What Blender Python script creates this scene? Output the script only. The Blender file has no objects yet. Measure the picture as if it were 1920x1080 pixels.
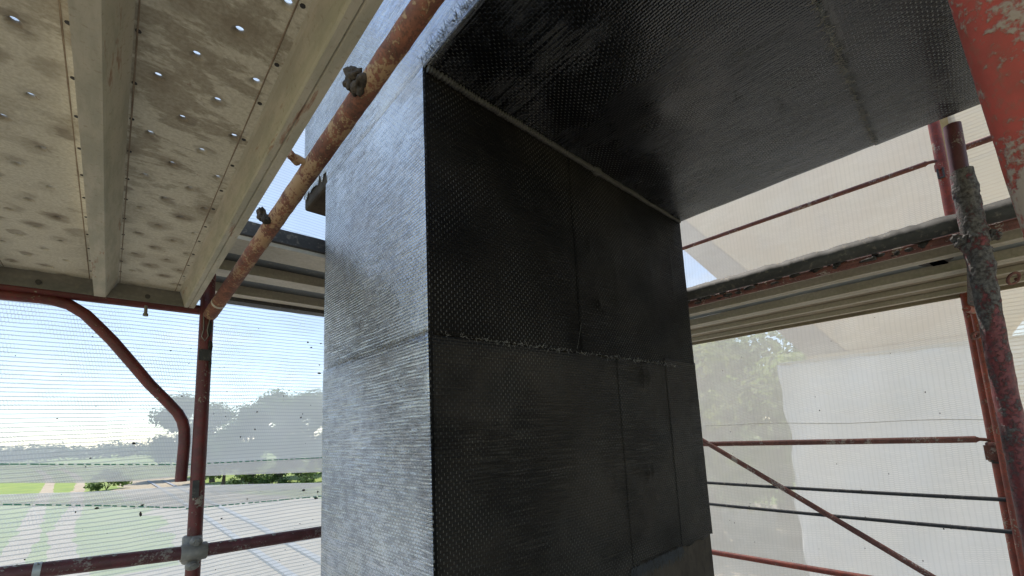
import bpy, bmesh, math, random
from mathutils import Vector, Matrix, noise as mnoise

C = bpy.context.scene.collection
sc = bpy.context.scene
H = 7.0                      # eye height above the field; all scaffold heights below are relative to the eye

# ------------------------------------------------------------------ camera, sky, sun, exposure
cam = bpy.data.cameras.new('camera')
cam_o = bpy.data.objects.new('camera', cam)
C.objects.link(cam_o)
Rr = Vector((0.7354327, -0.67599183, -0.04662392))
Uu = Vector((-0.05552909, -0.12870204, 0.99012742))
Ff = Vector((0.67531864, 0.7255831, 0.1321889))
m = Matrix(((Rr.x, Uu.x, -Ff.x, 0), (Rr.y, Uu.y, -Ff.y, 0), (Rr.z, Uu.z, -Ff.z, H), (0, 0, 0, 1)))
cam_o.matrix_world = m
cam.sensor_width = 36.0
cam.lens = 813.70 / 1920 * 36
cam.shift_y = (697.23 - 540) / 1920
cam.clip_start = 0.02
cam.clip_end = 6000
sc.camera = cam_o

SUN = Vector((0.25, 0.38, 1.0)).normalized()
world = bpy.data.worlds.new('World')
sc.world = world
world.use_nodes = True
wn, wl = world.node_tree.nodes, world.node_tree.links
bg = wn['Background']
sky = wn.new('ShaderNodeTexSky')
sky.sky_type = 'NISHITA'
sky.sun_disc = False
sky.sun_elevation = math.asin(SUN.z)
sky.sun_rotation = math.atan2(SUN.x, SUN.y)
sky.air_density = 1.0
sky.dust_density = 0.15
bg.inputs['Strength'].default_value = 0.112
# broken cloud over the whole sky, drawn on a flat layer overhead
tcw = wn.new('ShaderNodeTexCoord')
sep = wn.new('ShaderNodeSeparateXYZ')
wl.new(tcw.outputs['Generated'], sep.inputs[0])
zz = wn.new('ShaderNodeMath'); zz.operation = 'ADD'; zz.inputs[1].default_value = 0.18
zab = wn.new('ShaderNodeMath'); zab.operation = 'MAXIMUM'; zab.inputs[1].default_value = 0.0
wl.new(sep.outputs[2], zab.inputs[0]); wl.new(zab.outputs[0], zz.inputs[0])
dx = wn.new('ShaderNodeMath'); dx.operation = 'DIVIDE'
dy = wn.new('ShaderNodeMath'); dy.operation = 'DIVIDE'
wl.new(sep.outputs[0], dx.inputs[0]); wl.new(zz.outputs[0], dx.inputs[1])
wl.new(sep.outputs[1], dy.inputs[0]); wl.new(zz.outputs[0], dy.inputs[1])
cmb = wn.new('ShaderNodeCombineXYZ')
wl.new(dx.outputs[0], cmb.inputs[0]); wl.new(dy.outputs[0], cmb.inputs[1])
cn = wn.new('ShaderNodeTexNoise')
cn.inputs['Scale'].default_value = 1.1
cn.inputs['Detail'].default_value = 7
cn.inputs['Roughness'].default_value = 0.6
wl.new(cmb.outputs[0], cn.inputs['Vector'])
cr = wn.new('ShaderNodeValToRGB')
cr.color_ramp.elements[0].position = 0.50
cr.color_ramp.elements[0].color = (0, 0, 0, 1)
cr.color_ramp.elements[1].position = 0.72
cr.color_ramp.elements[1].color = (0.75, 0.75, 0.75, 1)
wl.new(cn.outputs['Fac'], cr.inputs[0])
cmix = wn.new('ShaderNodeMix'); cmix.data_type = 'RGBA'
wl.new(cr.outputs[0], cmix.inputs[0])
wl.new(sky.outputs[0], cmix.inputs[6])
cmix.inputs[7].default_value = (5.4, 6.0, 7.0, 1)
wl.new(cmix.outputs[2], bg.inputs['Color'])

sun = bpy.data.lights.new('sun', 'SUN')
sun.energy = 2.7
sun.angle = math.radians(0.6)
sun.color = (1.0, 0.95, 0.88)
sun_o = bpy.data.objects.new('sun', sun)
C.objects.link(sun_o)
sun_o.rotation_euler = SUN.to_track_quat('Z', 'Y').to_euler()
sun_o.location = (0, 0, 40)

sc.view_settings.view_transform = 'Standard'
sc.view_settings.look = 'None'
sc.view_settings.gamma = 1
sc.view_settings.exposure = 1.45
sc.view_settings.use_curve_mapping = False
sc.render.engine = 'CYCLES'
sc.cycles.use_denoising = True
sc.cycles.max_bounces = 10
sc.cycles.transparent_max_bounces = 24
sc.cycles.caustics_reflective = False
sc.cycles.caustics_refractive = False


# ------------------------------------------------------------------ material helpers
class Mat:
    def __init__(self, name):
        self.m = bpy.data.materials.new(name)
        self.m.use_nodes = True
        self.n = self.m.node_tree.nodes
        self.l = self.m.node_tree.links
        self.b = self.n['Principled BSDF']
        self.tc = self.n.new('ShaderNodeTexCoord')
        self.obj = self.tc.outputs['Object']

    def _set(self, sock, v):
        if isinstance(v, bpy.types.NodeSocket):
            self.l.new(v, sock)
        elif isinstance(v, tuple) and len(v) == 3 and sock.type == 'RGBA':
            sock.default_value = (*v, 1)
        else:
            sock.default_value = v

    def math(self, op, a, b=0.0, c=0.0, clamp=False):
        n = self.n.new('ShaderNodeMath'); n.operation = op; n.use_clamp = clamp
        self._set(n.inputs[0], a); self._set(n.inputs[1], b)
        if op in ('MULTIPLY_ADD', 'SMOOTH_MIN', 'COMPARE', 'WRAP'):
            self._set(n.inputs[2], c)
        return n.outputs[0]

    def xyz(self, v=None):
        n = self.n.new('ShaderNodeSeparateXYZ')
        self.l.new(v if v is not None else self.obj, n.inputs[0])
        return n.outputs

    def comb(self, x=0.0, y=0.0, z=0.0):
        n = self.n.new('ShaderNodeCombineXYZ')
        for i, v in enumerate((x, y, z)):
            self._set(n.inputs[i], v)
        return n.outputs[0]

    def scale(self, s, v=None):
        n = self.n.new('ShaderNodeMapping')
        self.l.new(v if v is not None else self.obj, n.inputs[0])
        n.inputs['Scale'].default_value = s
        return n.outputs[0]

    def noise(self, scale, detail=4, rough=0.55, vec=None, dist=0.0):
        n = self.n.new('ShaderNodeTexNoise')
        n.inputs['Scale'].default_value = scale
        n.inputs['Detail'].default_value = detail
        n.inputs['Roughness'].default_value = rough
        n.inputs['Distortion'].default_value = dist
        self.l.new(vec if vec is not None else self.obj, n.inputs['Vector'])
        return n.outputs['Fac']

    def voro(self, scale, vec=None, feature='F1'):
        n = self.n.new('ShaderNodeTexVoronoi')
        n.feature = feature
        n.inputs['Scale'].default_value = scale
        self.l.new(vec if vec is not None else self.obj, n.inputs['Vector'])
        return n.outputs['Distance']

    def rng(self, v, a, b, c=0.0, d=1.0, smooth=True):
        n = self.n.new('ShaderNodeMapRange')
        n.interpolation_type = 'SMOOTHSTEP' if smooth else 'LINEAR'
        n.clamp = True
        self._set(n.inputs[0], v)
        for i, q in enumerate((a, b, c, d)):
            n.inputs[i + 1].default_value = q
        return n.outputs[0]

    def mix(self, f, a, b):
        n = self.n.new('ShaderNodeMix'); n.data_type = 'RGBA'
        self._set(n.inputs[0], f); self._set(n.inputs[6], a); self._set(n.inputs[7], b)
        return n.outputs[2]

    def bump(self, h, strength=0.5, dist=0.01):
        n = self.n.new('ShaderNodeBump')
        n.inputs['Strength'].default_value = strength
        n.inputs['Distance'].default_value = dist
        self._set(n.inputs['Height'], h)
        self.l.new(n.outputs[0], self.b.inputs['Normal'])
        return n.outputs[0]

    def set(self, **k):
        names = dict(color='Base Color', rough='Roughness', metal='Metallic', ior='IOR', spec='Specular IOR Level',
                     coat='Coat Weight', coat_rough='Coat Roughness', coat_ior='Coat IOR')
        for a, v in k.items():
            self._set(self.b.inputs[names[a]], v)
        return self


def tri(M, v):                     # 0..1..0 triangle of a running coordinate with period 1
    return M.math('PINGPONG', v, 0.5)


# ------------------------------------------------------------------ materials
def mat_paint(name, base, dark, rustc, mudc, mud_lo=0.58, mud_hi=0.64, scale=18, rough=0.55, rust_lo=0.5, rust_hi=0.62):
    M = Mat(name)
    n1 = M.noise(scale, 6, 0.6)
    n2 = M.noise(scale * 0.55, 5, 0.6, vec=M.scale((1.3, 1.1, 0.8)))
    n3 = M.noise(scale * 6, 4, 0.6)
    c = M.mix(M.rng(n1, 0.35, 0.62), base, dark)
    c = M.mix(M.math('MULTIPLY', M.rng(n3, rust_lo, rust_hi), 0.65), c, rustc)
    mm = M.rng(M.math('MULTIPLY_ADD', n3, 0.45, M.math('MULTIPLY', n2, 0.65)), mud_lo, mud_hi)
    c = M.mix(mm, c, mudc)
    M.set(color=c, rough=M.rng(mm, 0, 1, rough, 0.9))
    M.bump(M.math('MULTIPLY_ADD', n3, 0.4, mm), 0.5, 0.003)
    return M.m


M_red_post = mat_paint('red_oxide_post', (0.15, 0.022, 0.020), (0.095, 0.017, 0.017), (0.10, 0.035, 0.02), (0.30, 0.26, 0.21), 0.66, 0.70)
M_red_tube = mat_paint('dark_red_ledger_paint', (0.13, 0.035, 0.04), (0.09, 0.028, 0.03), (0.07, 0.03, 0.022), (0.27, 0.23, 0.20), 0.60, 0.68, 26)
M_orange_post = mat_paint('faded_red_post', (0.34, 0.065, 0.035), (0.22, 0.045, 0.03), (0.12, 0.05, 0.03), (0.35, 0.27, 0.2), 0.63, 0.69, 20)
M_big_post = mat_paint('chipped_red_paint', (0.40, 0.062, 0.04), (0.30, 0.055, 0.035), (0.26, 0.08, 0.05), (0.33, 0.26, 0.20), 0.53, 0.62, 30, 0.75, 0.48, 0.62)
M_rust_brace = mat_paint('rusty_brace', (0.27, 0.10, 0.055), (0.16, 0.065, 0.04), (0.08, 0.04, 0.026), (0.36, 0.225, 0.12), 0.545, 0.60, 22, 0.85, 0.44, 0.6)
M_thin_rust = mat_paint('rusty_rail', (0.20, 0.075, 0.055), (0.13, 0.05, 0.04), (0.085, 0.035, 0.03), (0.34, 0.28, 0.24), 0.6, 0.66, 22, 0.75)


def mat_mud(name, ca, cb):
    M = Mat(name)
    n1 = M.noise(30, 6, 0.65)
    n2 = M.noise(120, 4, 0.6)
    c = M.mix(M.rng(n1, 0.35, 0.65), ca, cb)
    M.set(color=c, rough=0.95)
    M.bump(M.math('ADD', n1, M.math('MULTIPLY', n2, 0.4)), 0.9, 0.008)
    return M.m


M_mud = mat_mud('dried_cement_mud', (0.018, 0.0155, 0.0135), (0.075, 0.066, 0.058))
M_mudb = mat_mud('brown_dried_mud', (0.022, 0.016, 0.011), (0.085, 0.06, 0.038))


def mat_mudpost():
    M = Mat('mud_smeared_red_post')
    n1 = M.noise(22, 7, 0.65, vec=M.scale((1, 1, 0.7)))
    n2 = M.noise(90, 5, 0.65)
    z = M.xyz()[2]
    hm = M.rng(z, H - 0.15, H + 0.62, 0.0, 0.16, False)
    fac = M.rng(M.math('ADD', M.math('MULTIPLY_ADD', n2, 0.3, M.math('MULTIPLY', n1, 0.7)), hm), 0.52, 0.63)
    c = M.mix(M.rng(n2, 0.4, 0.65), (0.19, 0.035, 0.035), (0.10, 0.022, 0.024))
    c2 = M.mix(M.rng(n2, 0.35, 0.65), (0.05, 0.043, 0.04), (0.15, 0.135, 0.125))
    M.set(color=M.mix(fac, c, c2), rough=M.rng(fac, 0, 1, 0.5, 0.95))
    M.bump(M.math('MULTIPLY_ADD', n2, 0.5, M.math('MULTIPLY', fac, 0.8)), 0.8, 0.006)
    return M.m


M_mudpost = mat_mudpost()


def mat_plank():
    """zinc-grey sheet coated in pale dried slurry, brown damp stains, a stain ring round every punched hole"""
    M = Mat('slurry_stained_plank')
    x, y, z = M.xyz()
    n0 = M.noise(6.5, 7, 0.66, vec=M.scale((0.8, 1.35, 1)), dist=0.5)
    n1 = M.noise(26, 6, 0.62, vec=M.scale((0.6, 1.3, 1)))
    n2 = M.noise(150, 4, 0.65)
    nb = M.noise(2.2, 3, 0.5)
    # stain lattice round the holes (two staggered grids)
    def lat(ox, oy):
        u = M.math('SUBTRACT', M.math('PINGPONG', M.math('ADD', x, 10.0 - ox), 0.041), 0.0)
        v = M.math('PINGPONG', M.math('ADD', y, 17.75 - oy), 0.08875)
        return M.math('SQRT', M.math('ADD', M.math('MULTIPLY', u, u), M.math('MULTIPLY', M.math('MULTIPLY', v, v), 0.75)))
    d = M.math('MINIMUM', lat(0.027 % 0.082 - 10 % 0.082 + 10, 0.847), lat(0.068 % 0.082 - 10 % 0.082 + 10, 0.76))
    d = M.math('ADD', d, M.math('MULTIPLY', M.math('SUBTRACT', n1, 0.5), 0.055))
    gate = M.rng(M.noise(6, 3, 0.6), 0.42, 0.6)
    ring = M.math('MULTIPLY', M.rng(d, 0.010, 0.019, 1.0, 0.0), gate)
    ring2 = M.math('MULTIPLY', M.rng(d, 0.018, 0.034, 1.0, 0.0), M.rng(M.noise(4.3, 3, 0.6), 0.45, 0.6))
    pale = M.mix(M.rng(n2, 0.3, 0.7), (0.50, 0.455, 0.34), (0.64, 0.60, 0.48))
    brown = M.mix(M.rng(n2, 0.3, 0.7), (0.20, 0.163, 0.105), (0.29, 0.242, 0.165))
    wet = M.rng(M.math('ADD', M.math('MULTIPLY_ADD', n1, 0.35, M.math('MULTIPLY', n0, 0.65)),
                       M.math('MULTIPLY', M.math('SUBTRACT', nb, 0.5), 0.35)), 0.49, 0.55)
    wet = M.math('MULTIPLY', wet, M.rng(x, -0.14, -0.05, 0.45, 1.0))
    far = M.rng(y, 1.0, 1.6, 1.0, 0.35)
    c = M.mix(M.math('MULTIPLY', wet, M.math('MULTIPLY', far, 0.66)), pale, brown)
    c = M.mix(M.math('MULTIPLY', ring2, 0.55), c, (0.22, 0.175, 0.115))
    c = M.mix(M.math('MULTIPLY', ring, 0.6), c, (0.15, 0.115, 0.075))
    # rust spots
    c = M.mix(M.math('MULTIPLY', M.rng(M.noise(38, 5, 0.7), 0.64, 0.72), 0.6), c, (0.22, 0.10, 0.045))
    scratch = M.rng(M.noise(14, 3, 0.6, vec=M.scale((0.5, 9, 1))), 0.68, 0.72)
    c = M.mix(M.math('MULTIPLY', scratch, 0.35), c, (0.13, 0.10, 0.07))
    M.set(color=c, rough=0.85)
    M.bump(M.math('MULTIPLY_ADD', n2, 0.6, M.math('MULTIPLY', n1, 0.8)), 0.45, 0.004)
    return M.m


M_plank = mat_plank()


def mat_web():
    M = Mat('slurry_coated_lip')
    n1 = M.noise(20, 6, 0.65, vec=M.scale((1.6, 0.35, 1.6)))
    n2 = M.noise(130, 4, 0.6)
    c = M.mix(M.rng(n1, 0.38, 0.62), (0.47, 0.425, 0.325), (0.37, 0.345, 0.26))
    c = M.mix(M.math('MULTIPLY', M.rng(n2, 0.55, 0.75), 0.5), c, (0.24, 0.19, 0.12))
    c = M.mix(M.math('MULTIPLY', M.rng(M.noise(9, 5, 0.7, vec=M.scale((4, 0.5, 4))), 0.60, 0.68), 0.7), c, (0.24, 0.085, 0.035))
    M.set(color=c, rough=0.8)
    M.bump(M.math('ADD', n1, M.math('MULTIPLY', n2, 0.4)), 0.4, 0.003)
    return M.m


M_web = mat_web()
M_weld = None


def mat_galv(name, a, b, rough=0.5, metal=0.35):
    M = Mat(name)
    n1 = M.noise(9, 5, 0.6, vec=M.scale((0.5, 0.5, 2)))
    v = M.voro(70)
    n2 = M.noise(60, 4, 0.6)
    c = M.mix(M.rng(n1, 0.35, 0.65), a, b)
    c = M.mix(M.math('MULTIPLY', M.rng(v, 0.1, 0.7), 0.25), c, tuple(q * 0.6 for q in a))
    c = M.mix(M.math('MULTIPLY', M.rng(n2, 0.55, 0.7), 0.35), c, (0.30, 0.26, 0.20))
    M.set(color=c, rough=rough, metal=metal)
    M.bump(n2, 0.25, 0.002)
    return M.m


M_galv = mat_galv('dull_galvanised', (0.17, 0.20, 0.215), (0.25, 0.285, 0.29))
M_galv_back = mat_galv('shaded_zinc_plank', (0.075, 0.085, 0.09), (0.12, 0.132, 0.135))  # zinc darkened in colour for recess shade and a darker mirrored patch
M_galv_dark = mat_galv('grimy_dark_steel', (0.050, 0.048, 0.046), (0.085, 0.08, 0.075), 0.7, 0.1)
M_endplate = mat_galv('grey_plank_end_steel', (0.16, 0.155, 0.145), (0.24, 0.225, 0.2), 0.6, 0.2)
M_lip_pale = mat_galv('pale_trim_lit_lip', (0.46, 0.42, 0.34), (0.54, 0.5, 0.42), 0.8, 0.0)  # on the plank lips, light from below is put into this pale colour
M_beige_ply = mat_galv('dusty_beige_ribbed_plank', (0.25, 0.21, 0.15), (0.33, 0.28, 0.2), 0.85, 0.0)
M_clamp = mat_galv('cast_clamp_steel', (0.20, 0.185, 0.165), (0.30, 0.28, 0.25), 0.6, 0.25)
M_rubber = mat_galv('black_cable_sheath', (0.022, 0.022, 0.026), (0.035, 0.035, 0.04), 0.6, 0.0)
M_tape = mat_galv('silver_tape', (0.45, 0.47, 0.47), (0.55, 0.57, 0.57), 0.45, 0.2)


def mat_carbon(name, axis, base=(0.012, 0.012, 0.0125), dash=True, dash_c=(0.20, 0.19, 0.17), rough=0.33,
               grain=1.0, ior=1.5, rel=1.0, brown=0.0, spec=0.5, pitch=0.0085, metal=0.0, gaps=0.0):
    """resin-soaked carbon cloth: tows across, stitch dashes along the other way, all fine relief"""
    M = Mat(name)
    x, y, z = M.xyz()
    u, v = {'x': (x, z), 'y': (y, z), 'z': (y, x)}[axis]
    sc3 = {'x': lambda a, c: (a, 1, c), 'y': lambda a, c: (1, a, c), 'z': lambda a, c: (c, a, 1)}[axis]
    wob = M.noise(5, 3, 0.5)
    wob2 = M.noise(45, 2, 0.5)
    uu = M.math('ADD', M.math('ADD', u, M.math('MULTIPLY', wob, 0.012)), M.math('MULTIPLY', wob2, 0.004))
    vv = M.math('ADD', M.math('ADD', v, M.math('MULTIPLY', wob, 0.012)), M.math('MULTIPLY', wob2, 0.003))
    ridge = M.rng(tri(M, M.math('MULTIPLY', vv, 1 / pitch)), 0.0, 0.42)
    rowi = M.math('FLOOR', M.math('MULTIPLY', vv, 1 / pitch))
    ush = M.math('ADD', M.math('MULTIPLY', uu, 1 / 0.0165), M.math('MULTIPLY', M.math('MODULO', M.math('ABSOLUTE', rowi), 2.0), 0.5))
    stc = tri(M, ush)
    cut = M.rng(stc, 0.0, 0.13, 0.0, 1.0)
    n_f = M.noise(110, 3, 0.6)
    n_b = M.noise(42, 4, 0.65, vec=M.scale(sc3(.55, 1.6)))          # broken strokes in the resin
    st = M.noise(6, 6, 0.7, vec=M.scale(sc3(1.1, 30)))               # long dry streaks along the tows
    big = M.noise(2.3, 4, 0.55)
    amp = M.rng(M.noise(2.6, 4, 0.6), 0.32, 0.68, 0.25, 1.0)
    h = M.math('MULTIPLY', M.math('MULTIPLY', ridge, cut), amp)
    h = M.math('ADD', h, M.math('MULTIPLY', M.rng(st, 0.46, 0.64), M.math('MULTIPLY', M.rng(M.noise(3.7, 3), .4, .62), 1.2 * grain)))
    h = M.math('ADD', h, M.math('MULTIPLY', n_b, 1.5))
    h = M.math('ADD', h, M.math('MULTIPLY', n_f, 0.6))
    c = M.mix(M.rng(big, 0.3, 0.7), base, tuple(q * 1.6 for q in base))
    if brown:
        c = M.mix(M.math('MULTIPLY', M.rng(M.math('ADD', M.noise(4, 5, 0.6), M.math('MULTIPLY', st, 0.3)), 0.45, 0.85), brown), c, (0.045, 0.036, 0.028))
    if dash:
        vd = M.math('FRACT', M.math('MULTIPLY', vv, 1 / pitch))
        don = M.math('MULTIPLY', M.rng(stc, 0.035, 0.06, 1.0, 0.0), M.rng(tri(M, vd), 0.1, 0.2))
        patch = M.rng(M.noise(3.5, 5, 0.65), 0.38, 0.64, 0.04, 1.0)
        c = M.mix(M.math('MULTIPLY', M.math('MULTIPLY', don, patch), 0.9), c, dash_c)
        c = M.mix(M.math('MULTIPLY', M.rng(st, 0.62, 0.7), 0.25), c, dash_c)
    if gaps:
        gp = M.math('MULTIPLY_ADD', M.math('SUBTRACT', 1.0, M.math('MULTIPLY', ridge, cut)), 0.17, M.math('MULTIPLY', n_b, 0.90))
        gp = M.math('ADD', gp, M.math('MULTIPLY', M.math('SUBTRACT', M.noise(1.7, 4, 0.6), 0.5), 0.75))
        gp = M.math('ADD', gp, M.math('MULTIPLY', M.math('SUBTRACT', st, 0.5), 0.35))
        c = M.mix(M.math('MULTIPLY', M.rng(gp, 0.52, 0.68), gaps), c, (0.06, 0.061, 0.065))
    if axis == 'x':
        vs_ = M.noise(5, 5, 0.65, vec=M.scale((7, 1, 0.35)))
        c = M.mix(M.math('MULTIPLY', M.rng(vs_, 0.52, 0.72), 0.5), c, tuple(q * 2.6 for q in base))
    rg = M.rng(M.math('ADD', big, M.math('MULTIPLY', st, 0.3)), 0.4, 0.9, rough * 0.75, rough * 1.35)
    M.set(color=c, rough=rg, ior=ior, spec=spec, metal=metal)
    M.bump(h, 1.0, 0.0016 * rel)
    return M.m


M_carbon_dark = mat_carbon('carbon_cloth_matt', 'x', (0.0044, 0.0042, 0.0040), rough=0.45, spec=0.06, brown=0.2, dash_c=(0.17, 0.162, 0.15), rel=1.3)
M_carbon_side = mat_carbon('carbon_cloth_sky_sheen', 'y', (0.44, 0.455, 0.475), dash=False, rough=0.10, ior=2.4, rel=1.7, metal=0.8, gaps=0.45)  # black cloth given a silvery metal base that paints in the sky sheen
M_carbon_soffit = mat_carbon('carbon_cloth_soffit', 'z', (0.003, 0.0033, 0.0042), rough=0.22, spec=0.8, rel=0.6, dash_c=(0.12, 0.118, 0.11))
M_carbon_low = mat_carbon('carbon_cloth_lower', 'x', (0.0125, 0.0113, 0.0098), rough=0.45, spec=0.10, brown=0.6, dash_c=(0.15, 0.14, 0.12), rel=1.7)


def mat_concrete(name, a, b, stain, s=1.0, dirt=0.55):
    M = Mat(name)
    n1 = M.noise(1.3 * s, 6, 0.6)
    n2 = M.noise(9 * s, 6, 0.65, vec=M.scale((1, 1, 0.35)))
    n3 = M.noise(70 * s, 4, 0.6)
    c = M.mix(M.rng(n1, 0.35, 0.65), a, b)
    c = M.mix(M.math('MULTIPLY', M.rng(n2, 0.5, 0.72), dirt), c, stain)
    M.set(color=c, rough=0.9, spec=0.1)
    M.bump(M.math('ADD', n2, M.math('MULTIPLY', n3, 0.5)), 0.35, 0.01)
    return M.m


M_conc = mat_concrete('resin_primed_concrete', (0.046, 0.037, 0.029), (0.072, 0.058, 0.045), (0.026, 0.022, 0.018), 5)
M_conc_far = mat_concrete('weathered_beige_concrete', (0.64, 0.40, 0.21), (0.74, 0.51, 0.30), (0.46, 0.32, 0.2), 0.6, 0.6)
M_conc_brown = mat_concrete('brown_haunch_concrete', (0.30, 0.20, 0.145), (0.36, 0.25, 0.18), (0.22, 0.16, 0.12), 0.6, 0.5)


def mat_fibre(name, c):
    M = Mat(name)
    M.set(color=M.mix(M.noise(60, 3), c, tuple(q * 0.55 for q in c)), rough=0.8)
    return M.m


M_fibre = mat_fibre('loose_pale_fibre', (0.40, 0.375, 0.33))
M_fibre_grey = mat_fibre('grey_roving_bead', (0.095, 0.092, 0.09))
M_fleck = mat_fibre('dark_dirt_fleck', (0.035, 0.03, 0.026))


def mat_net(name, kind, per_line, per_cross, base, line_op, fibre=(0.78, 0.80, 0.80), linec=(0.30, 0.33, 0.36), hem=False):
    """knitted scaffold netting: see-through ground, denser yarn lines. kind h = yarn lines level, v = upright"""
    M = Mat(name)
    x, y, z = M.xyz()
    a, b = (z, x) if kind == 'h' else (y, z)
    wob = M.math('MULTIPLY', M.noise(2.2, 3, 0.5), 0.03)
    line = tri(M, M.math('MULTIPLY', M.math('ADD', a, wob), 1 / per_line))
    lm = M.rng(line, 0.07, 0.17, 1.0, 0.0)
    crossv = M.math('ADD', M.math('MULTIPLY', b, 1 / per_cross),
                    M.math('MULTIPLY', M.math('FLOOR', M.math('MULTIPLY', M.math('ADD', a, wob), 1 / per_line)), 0.37))
    cm = M.rng(tri(M, crossv), 0.10, 0.2, 1.0, 0.0)
    gate = M.rng(M.noise(5.0, 5, 0.6, vec=M.scale((1, 1, 2.2))), 0.40, 0.62)
    big = M.noise(1.1, 4, 0.6)
    op = M.math('ADD', base, M.math('MULTIPLY', M.math('SUBTRACT', big, 0.5), 0.22))
    op = M.math('ADD', op, M.math('MULTIPLY', M.math('MULTIPLY', cm, gate), 0.20))
    op = M.math('ADD', op, M.math('MULTIPLY', lm, line_op), clamp=True)
    col = M.mix(M.math('MULTIPLY', lm, 0.8), fibre, linec)
    col = M.mix(M.math('MULTIPLY', M.math('MULTIPLY', cm, gate), 0.35), col, linec)
    dif = M.n.new('ShaderNodeBsdfDiffuse'); M._set(dif.inputs[0], col)
    trl = M.n.new('ShaderNodeBsdfTranslucent'); M._set(trl.inputs[0], col)
    mx = M.n.new('ShaderNodeMixShader'); mx.inputs[0].default_value = 0.55
    M.l.new(dif.outputs[0], mx.inputs[1]); M.l.new(trl.outputs[0], mx.inputs[2])
    tr = M.n.new('ShaderNodeBsdfTransparent')
    mx2 = M.n.new('ShaderNodeMixShader')
    M.l.new(op, mx2.inputs[0]); M.l.new(tr.outputs[0], mx2.inputs[1]); M.l.new(mx.outputs[0], mx2.inputs[2])
    M.n.remove(M.b)
    M.l.new(mx2.outputs[0], M.n['Material Output'].inputs[0])
    return M.m


M_net_l = mat_net('white_netting_level_yarn', 'h', 0.0185, 0.0105, 0.57, 0.27, (0.66, 0.695, 0.715), (0.28, 0.31, 0.34))
M_net_hem = mat_net('folded_net_hem', 'h', 0.009, 0.008, 0.40, 0.25, (0.62, 0.60, 0.57), (0.36, 0.34, 0.33))
M_net_r = mat_net('pale_netting_upright_yarn', 'v', 0.026, 0.012, 0.65, 0.07, (0.76, 0.71, 0.635), (0.62, 0.58, 0.52))
M_net_f = mat_net('cream_netting_dense', 'h', 0.022, 0.05, 0.72, 0.25, (0.80, 0.72, 0.58), (0.52, 0.45, 0.35))


def mat_plain(name, a, b, s=20, rough=0.8, bump=0.2):
    M = Mat(name)
    n = M.noise(s, 5, 0.6)
    M.set(color=M.mix(M.rng(n, 0.3, 0.7), a, b), rough=rough)
    M.bump(n, bump, 0.01)
    return M.m


M_green_yarn = mat_plain('green_marker_yarn', (0.10, 0.32, 0.22), (0.18, 0.44, 0.33), 90)
M_ochre = mat_plain('ochre_stained_edge', (0.48, 0.33, 0.12), (0.56, 0.42, 0.2), 12)
M_tarp = mat_plain('pale_grey_sheeting', (0.70, 0.67, 0.645), (0.78, 0.75, 0.72), 1.2, 0.7)
M_weld = mat_plain('rusty_weld', (0.17, 0.115, 0.07), (0.30, 0.23, 0.15), 25)
M_bark = mat_plain('bark', (0.07, 0.055, 0.04), (0.12, 0.095, 0.07), 8)


def mat_leaf(name, a, b):
    M = Mat(name)
    oi = M.n.new('ShaderNodeObjectInfo')
    n = M.noise(0.8, 4, 0.6)
    f = M.math('ADD', M.math('MULTIPLY', n, 0.8), M.math('MULTIPLY', oi.outputs['Random'], 0.3))
    c = M.mix(M.rng(f, 0.3, 0.85), a, b)
    M.set(color=c, rough=0.6)
    trl = M.n.new('ShaderNodeBsdfTranslucent'); M._set(trl.inputs[0], c)
    mx = M.n.new('ShaderNodeMixShader'); mx.inputs[0].default_value = 0.5
    M.l.new(M.b.outputs[0], mx.inputs[1]); M.l.new(trl.outputs[0], mx.inputs[2])
    M.l.new(mx.outputs[0], M.n['Material Output'].inputs[0])
    return M.m


M_leaf = mat_leaf('leaves_mid_green', (0.06, 0.115, 0.025), (0.13, 0.20, 0.05))
M_leaf_y = mat_leaf('leaves_yellow_green', (0.18, 0.24, 0.035), (0.36, 0.40, 0.07))
M_leaf_r = mat_leaf('leaves_light_green', (0.17, 0.25, 0.07), (0.32, 0.40, 0.12))
M_leaf_far = mat_leaf('leaves_far', (0.06, 0.10, 0.05), (0.10, 0.14, 0.07))


def mat_ground():
    M = Mat('meadow')
    n1 = M.noise(0.02, 5, 0.6)
    n2 = M.noise(0.3, 6, 0.65)
    n3 = M.noise(4, 5, 0.6)
    c = M.mix(M.rng(n2, 0.3, 0.7), (0.11, 0.165, 0.022), (0.18, 0.22, 0.035))
    c = M.mix(M.rng(n1, 0.45, 0.65), c, (0.17, 0.19, 0.055))
    c = M.mix(M.math('MULTIPLY', M.rng(n3, 0.5, 0.75), 0.3), c, (0.2, 0.17, 0.08))
    M.set(color=c, rough=0.95)
    return M.m


M_ground = mat_ground()
def mat_yard(name, a_, b_, grass, g0, g1):
    M = Mat(name)
    n1 = M.noise(0.22, 6, 0.65)
    n2 = M.noise(2.5, 6, 0.65)
    n3 = M.noise(14, 4, 0.6)
    c = M.mix(M.rng(M.math('ADD', M.math('MULTIPLY', n1, .5), M.math('MULTIPLY', n2, .5)), .35, .65), a_, b_)
    c = M.mix(M.math('MULTIPLY', M.rng(n3, .5, .7), .35), c, tuple(q * .55 for q in a_))
    c = M.mix(M.rng(M.math('ADD', M.math('MULTIPLY', n1, .65), M.math('MULTIPLY', n2, .35)), g0, g1), c, grass)
    M.set(color=c, rough=.95)
    M.bump(n3, .4, .03)
    return M.m


M_dirt = mat_yard('dry_dirt', (0.23, 0.18, 0.12), (0.34, 0.28, 0.2), (0.13, 0.15, 0.045), .56, .64)
M_gravel = mat_yard('pale_sandy_gravel', (0.21, 0.17, 0.115), (0.31, 0.26, 0.18), (0.17, 0.185, 0.07), .58, .68)
M_drain = mat_plain('grey_concrete_channel', (0.16, 0.17, 0.185), (0.22, 0.23, 0.24), 2, 0.9)


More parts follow.
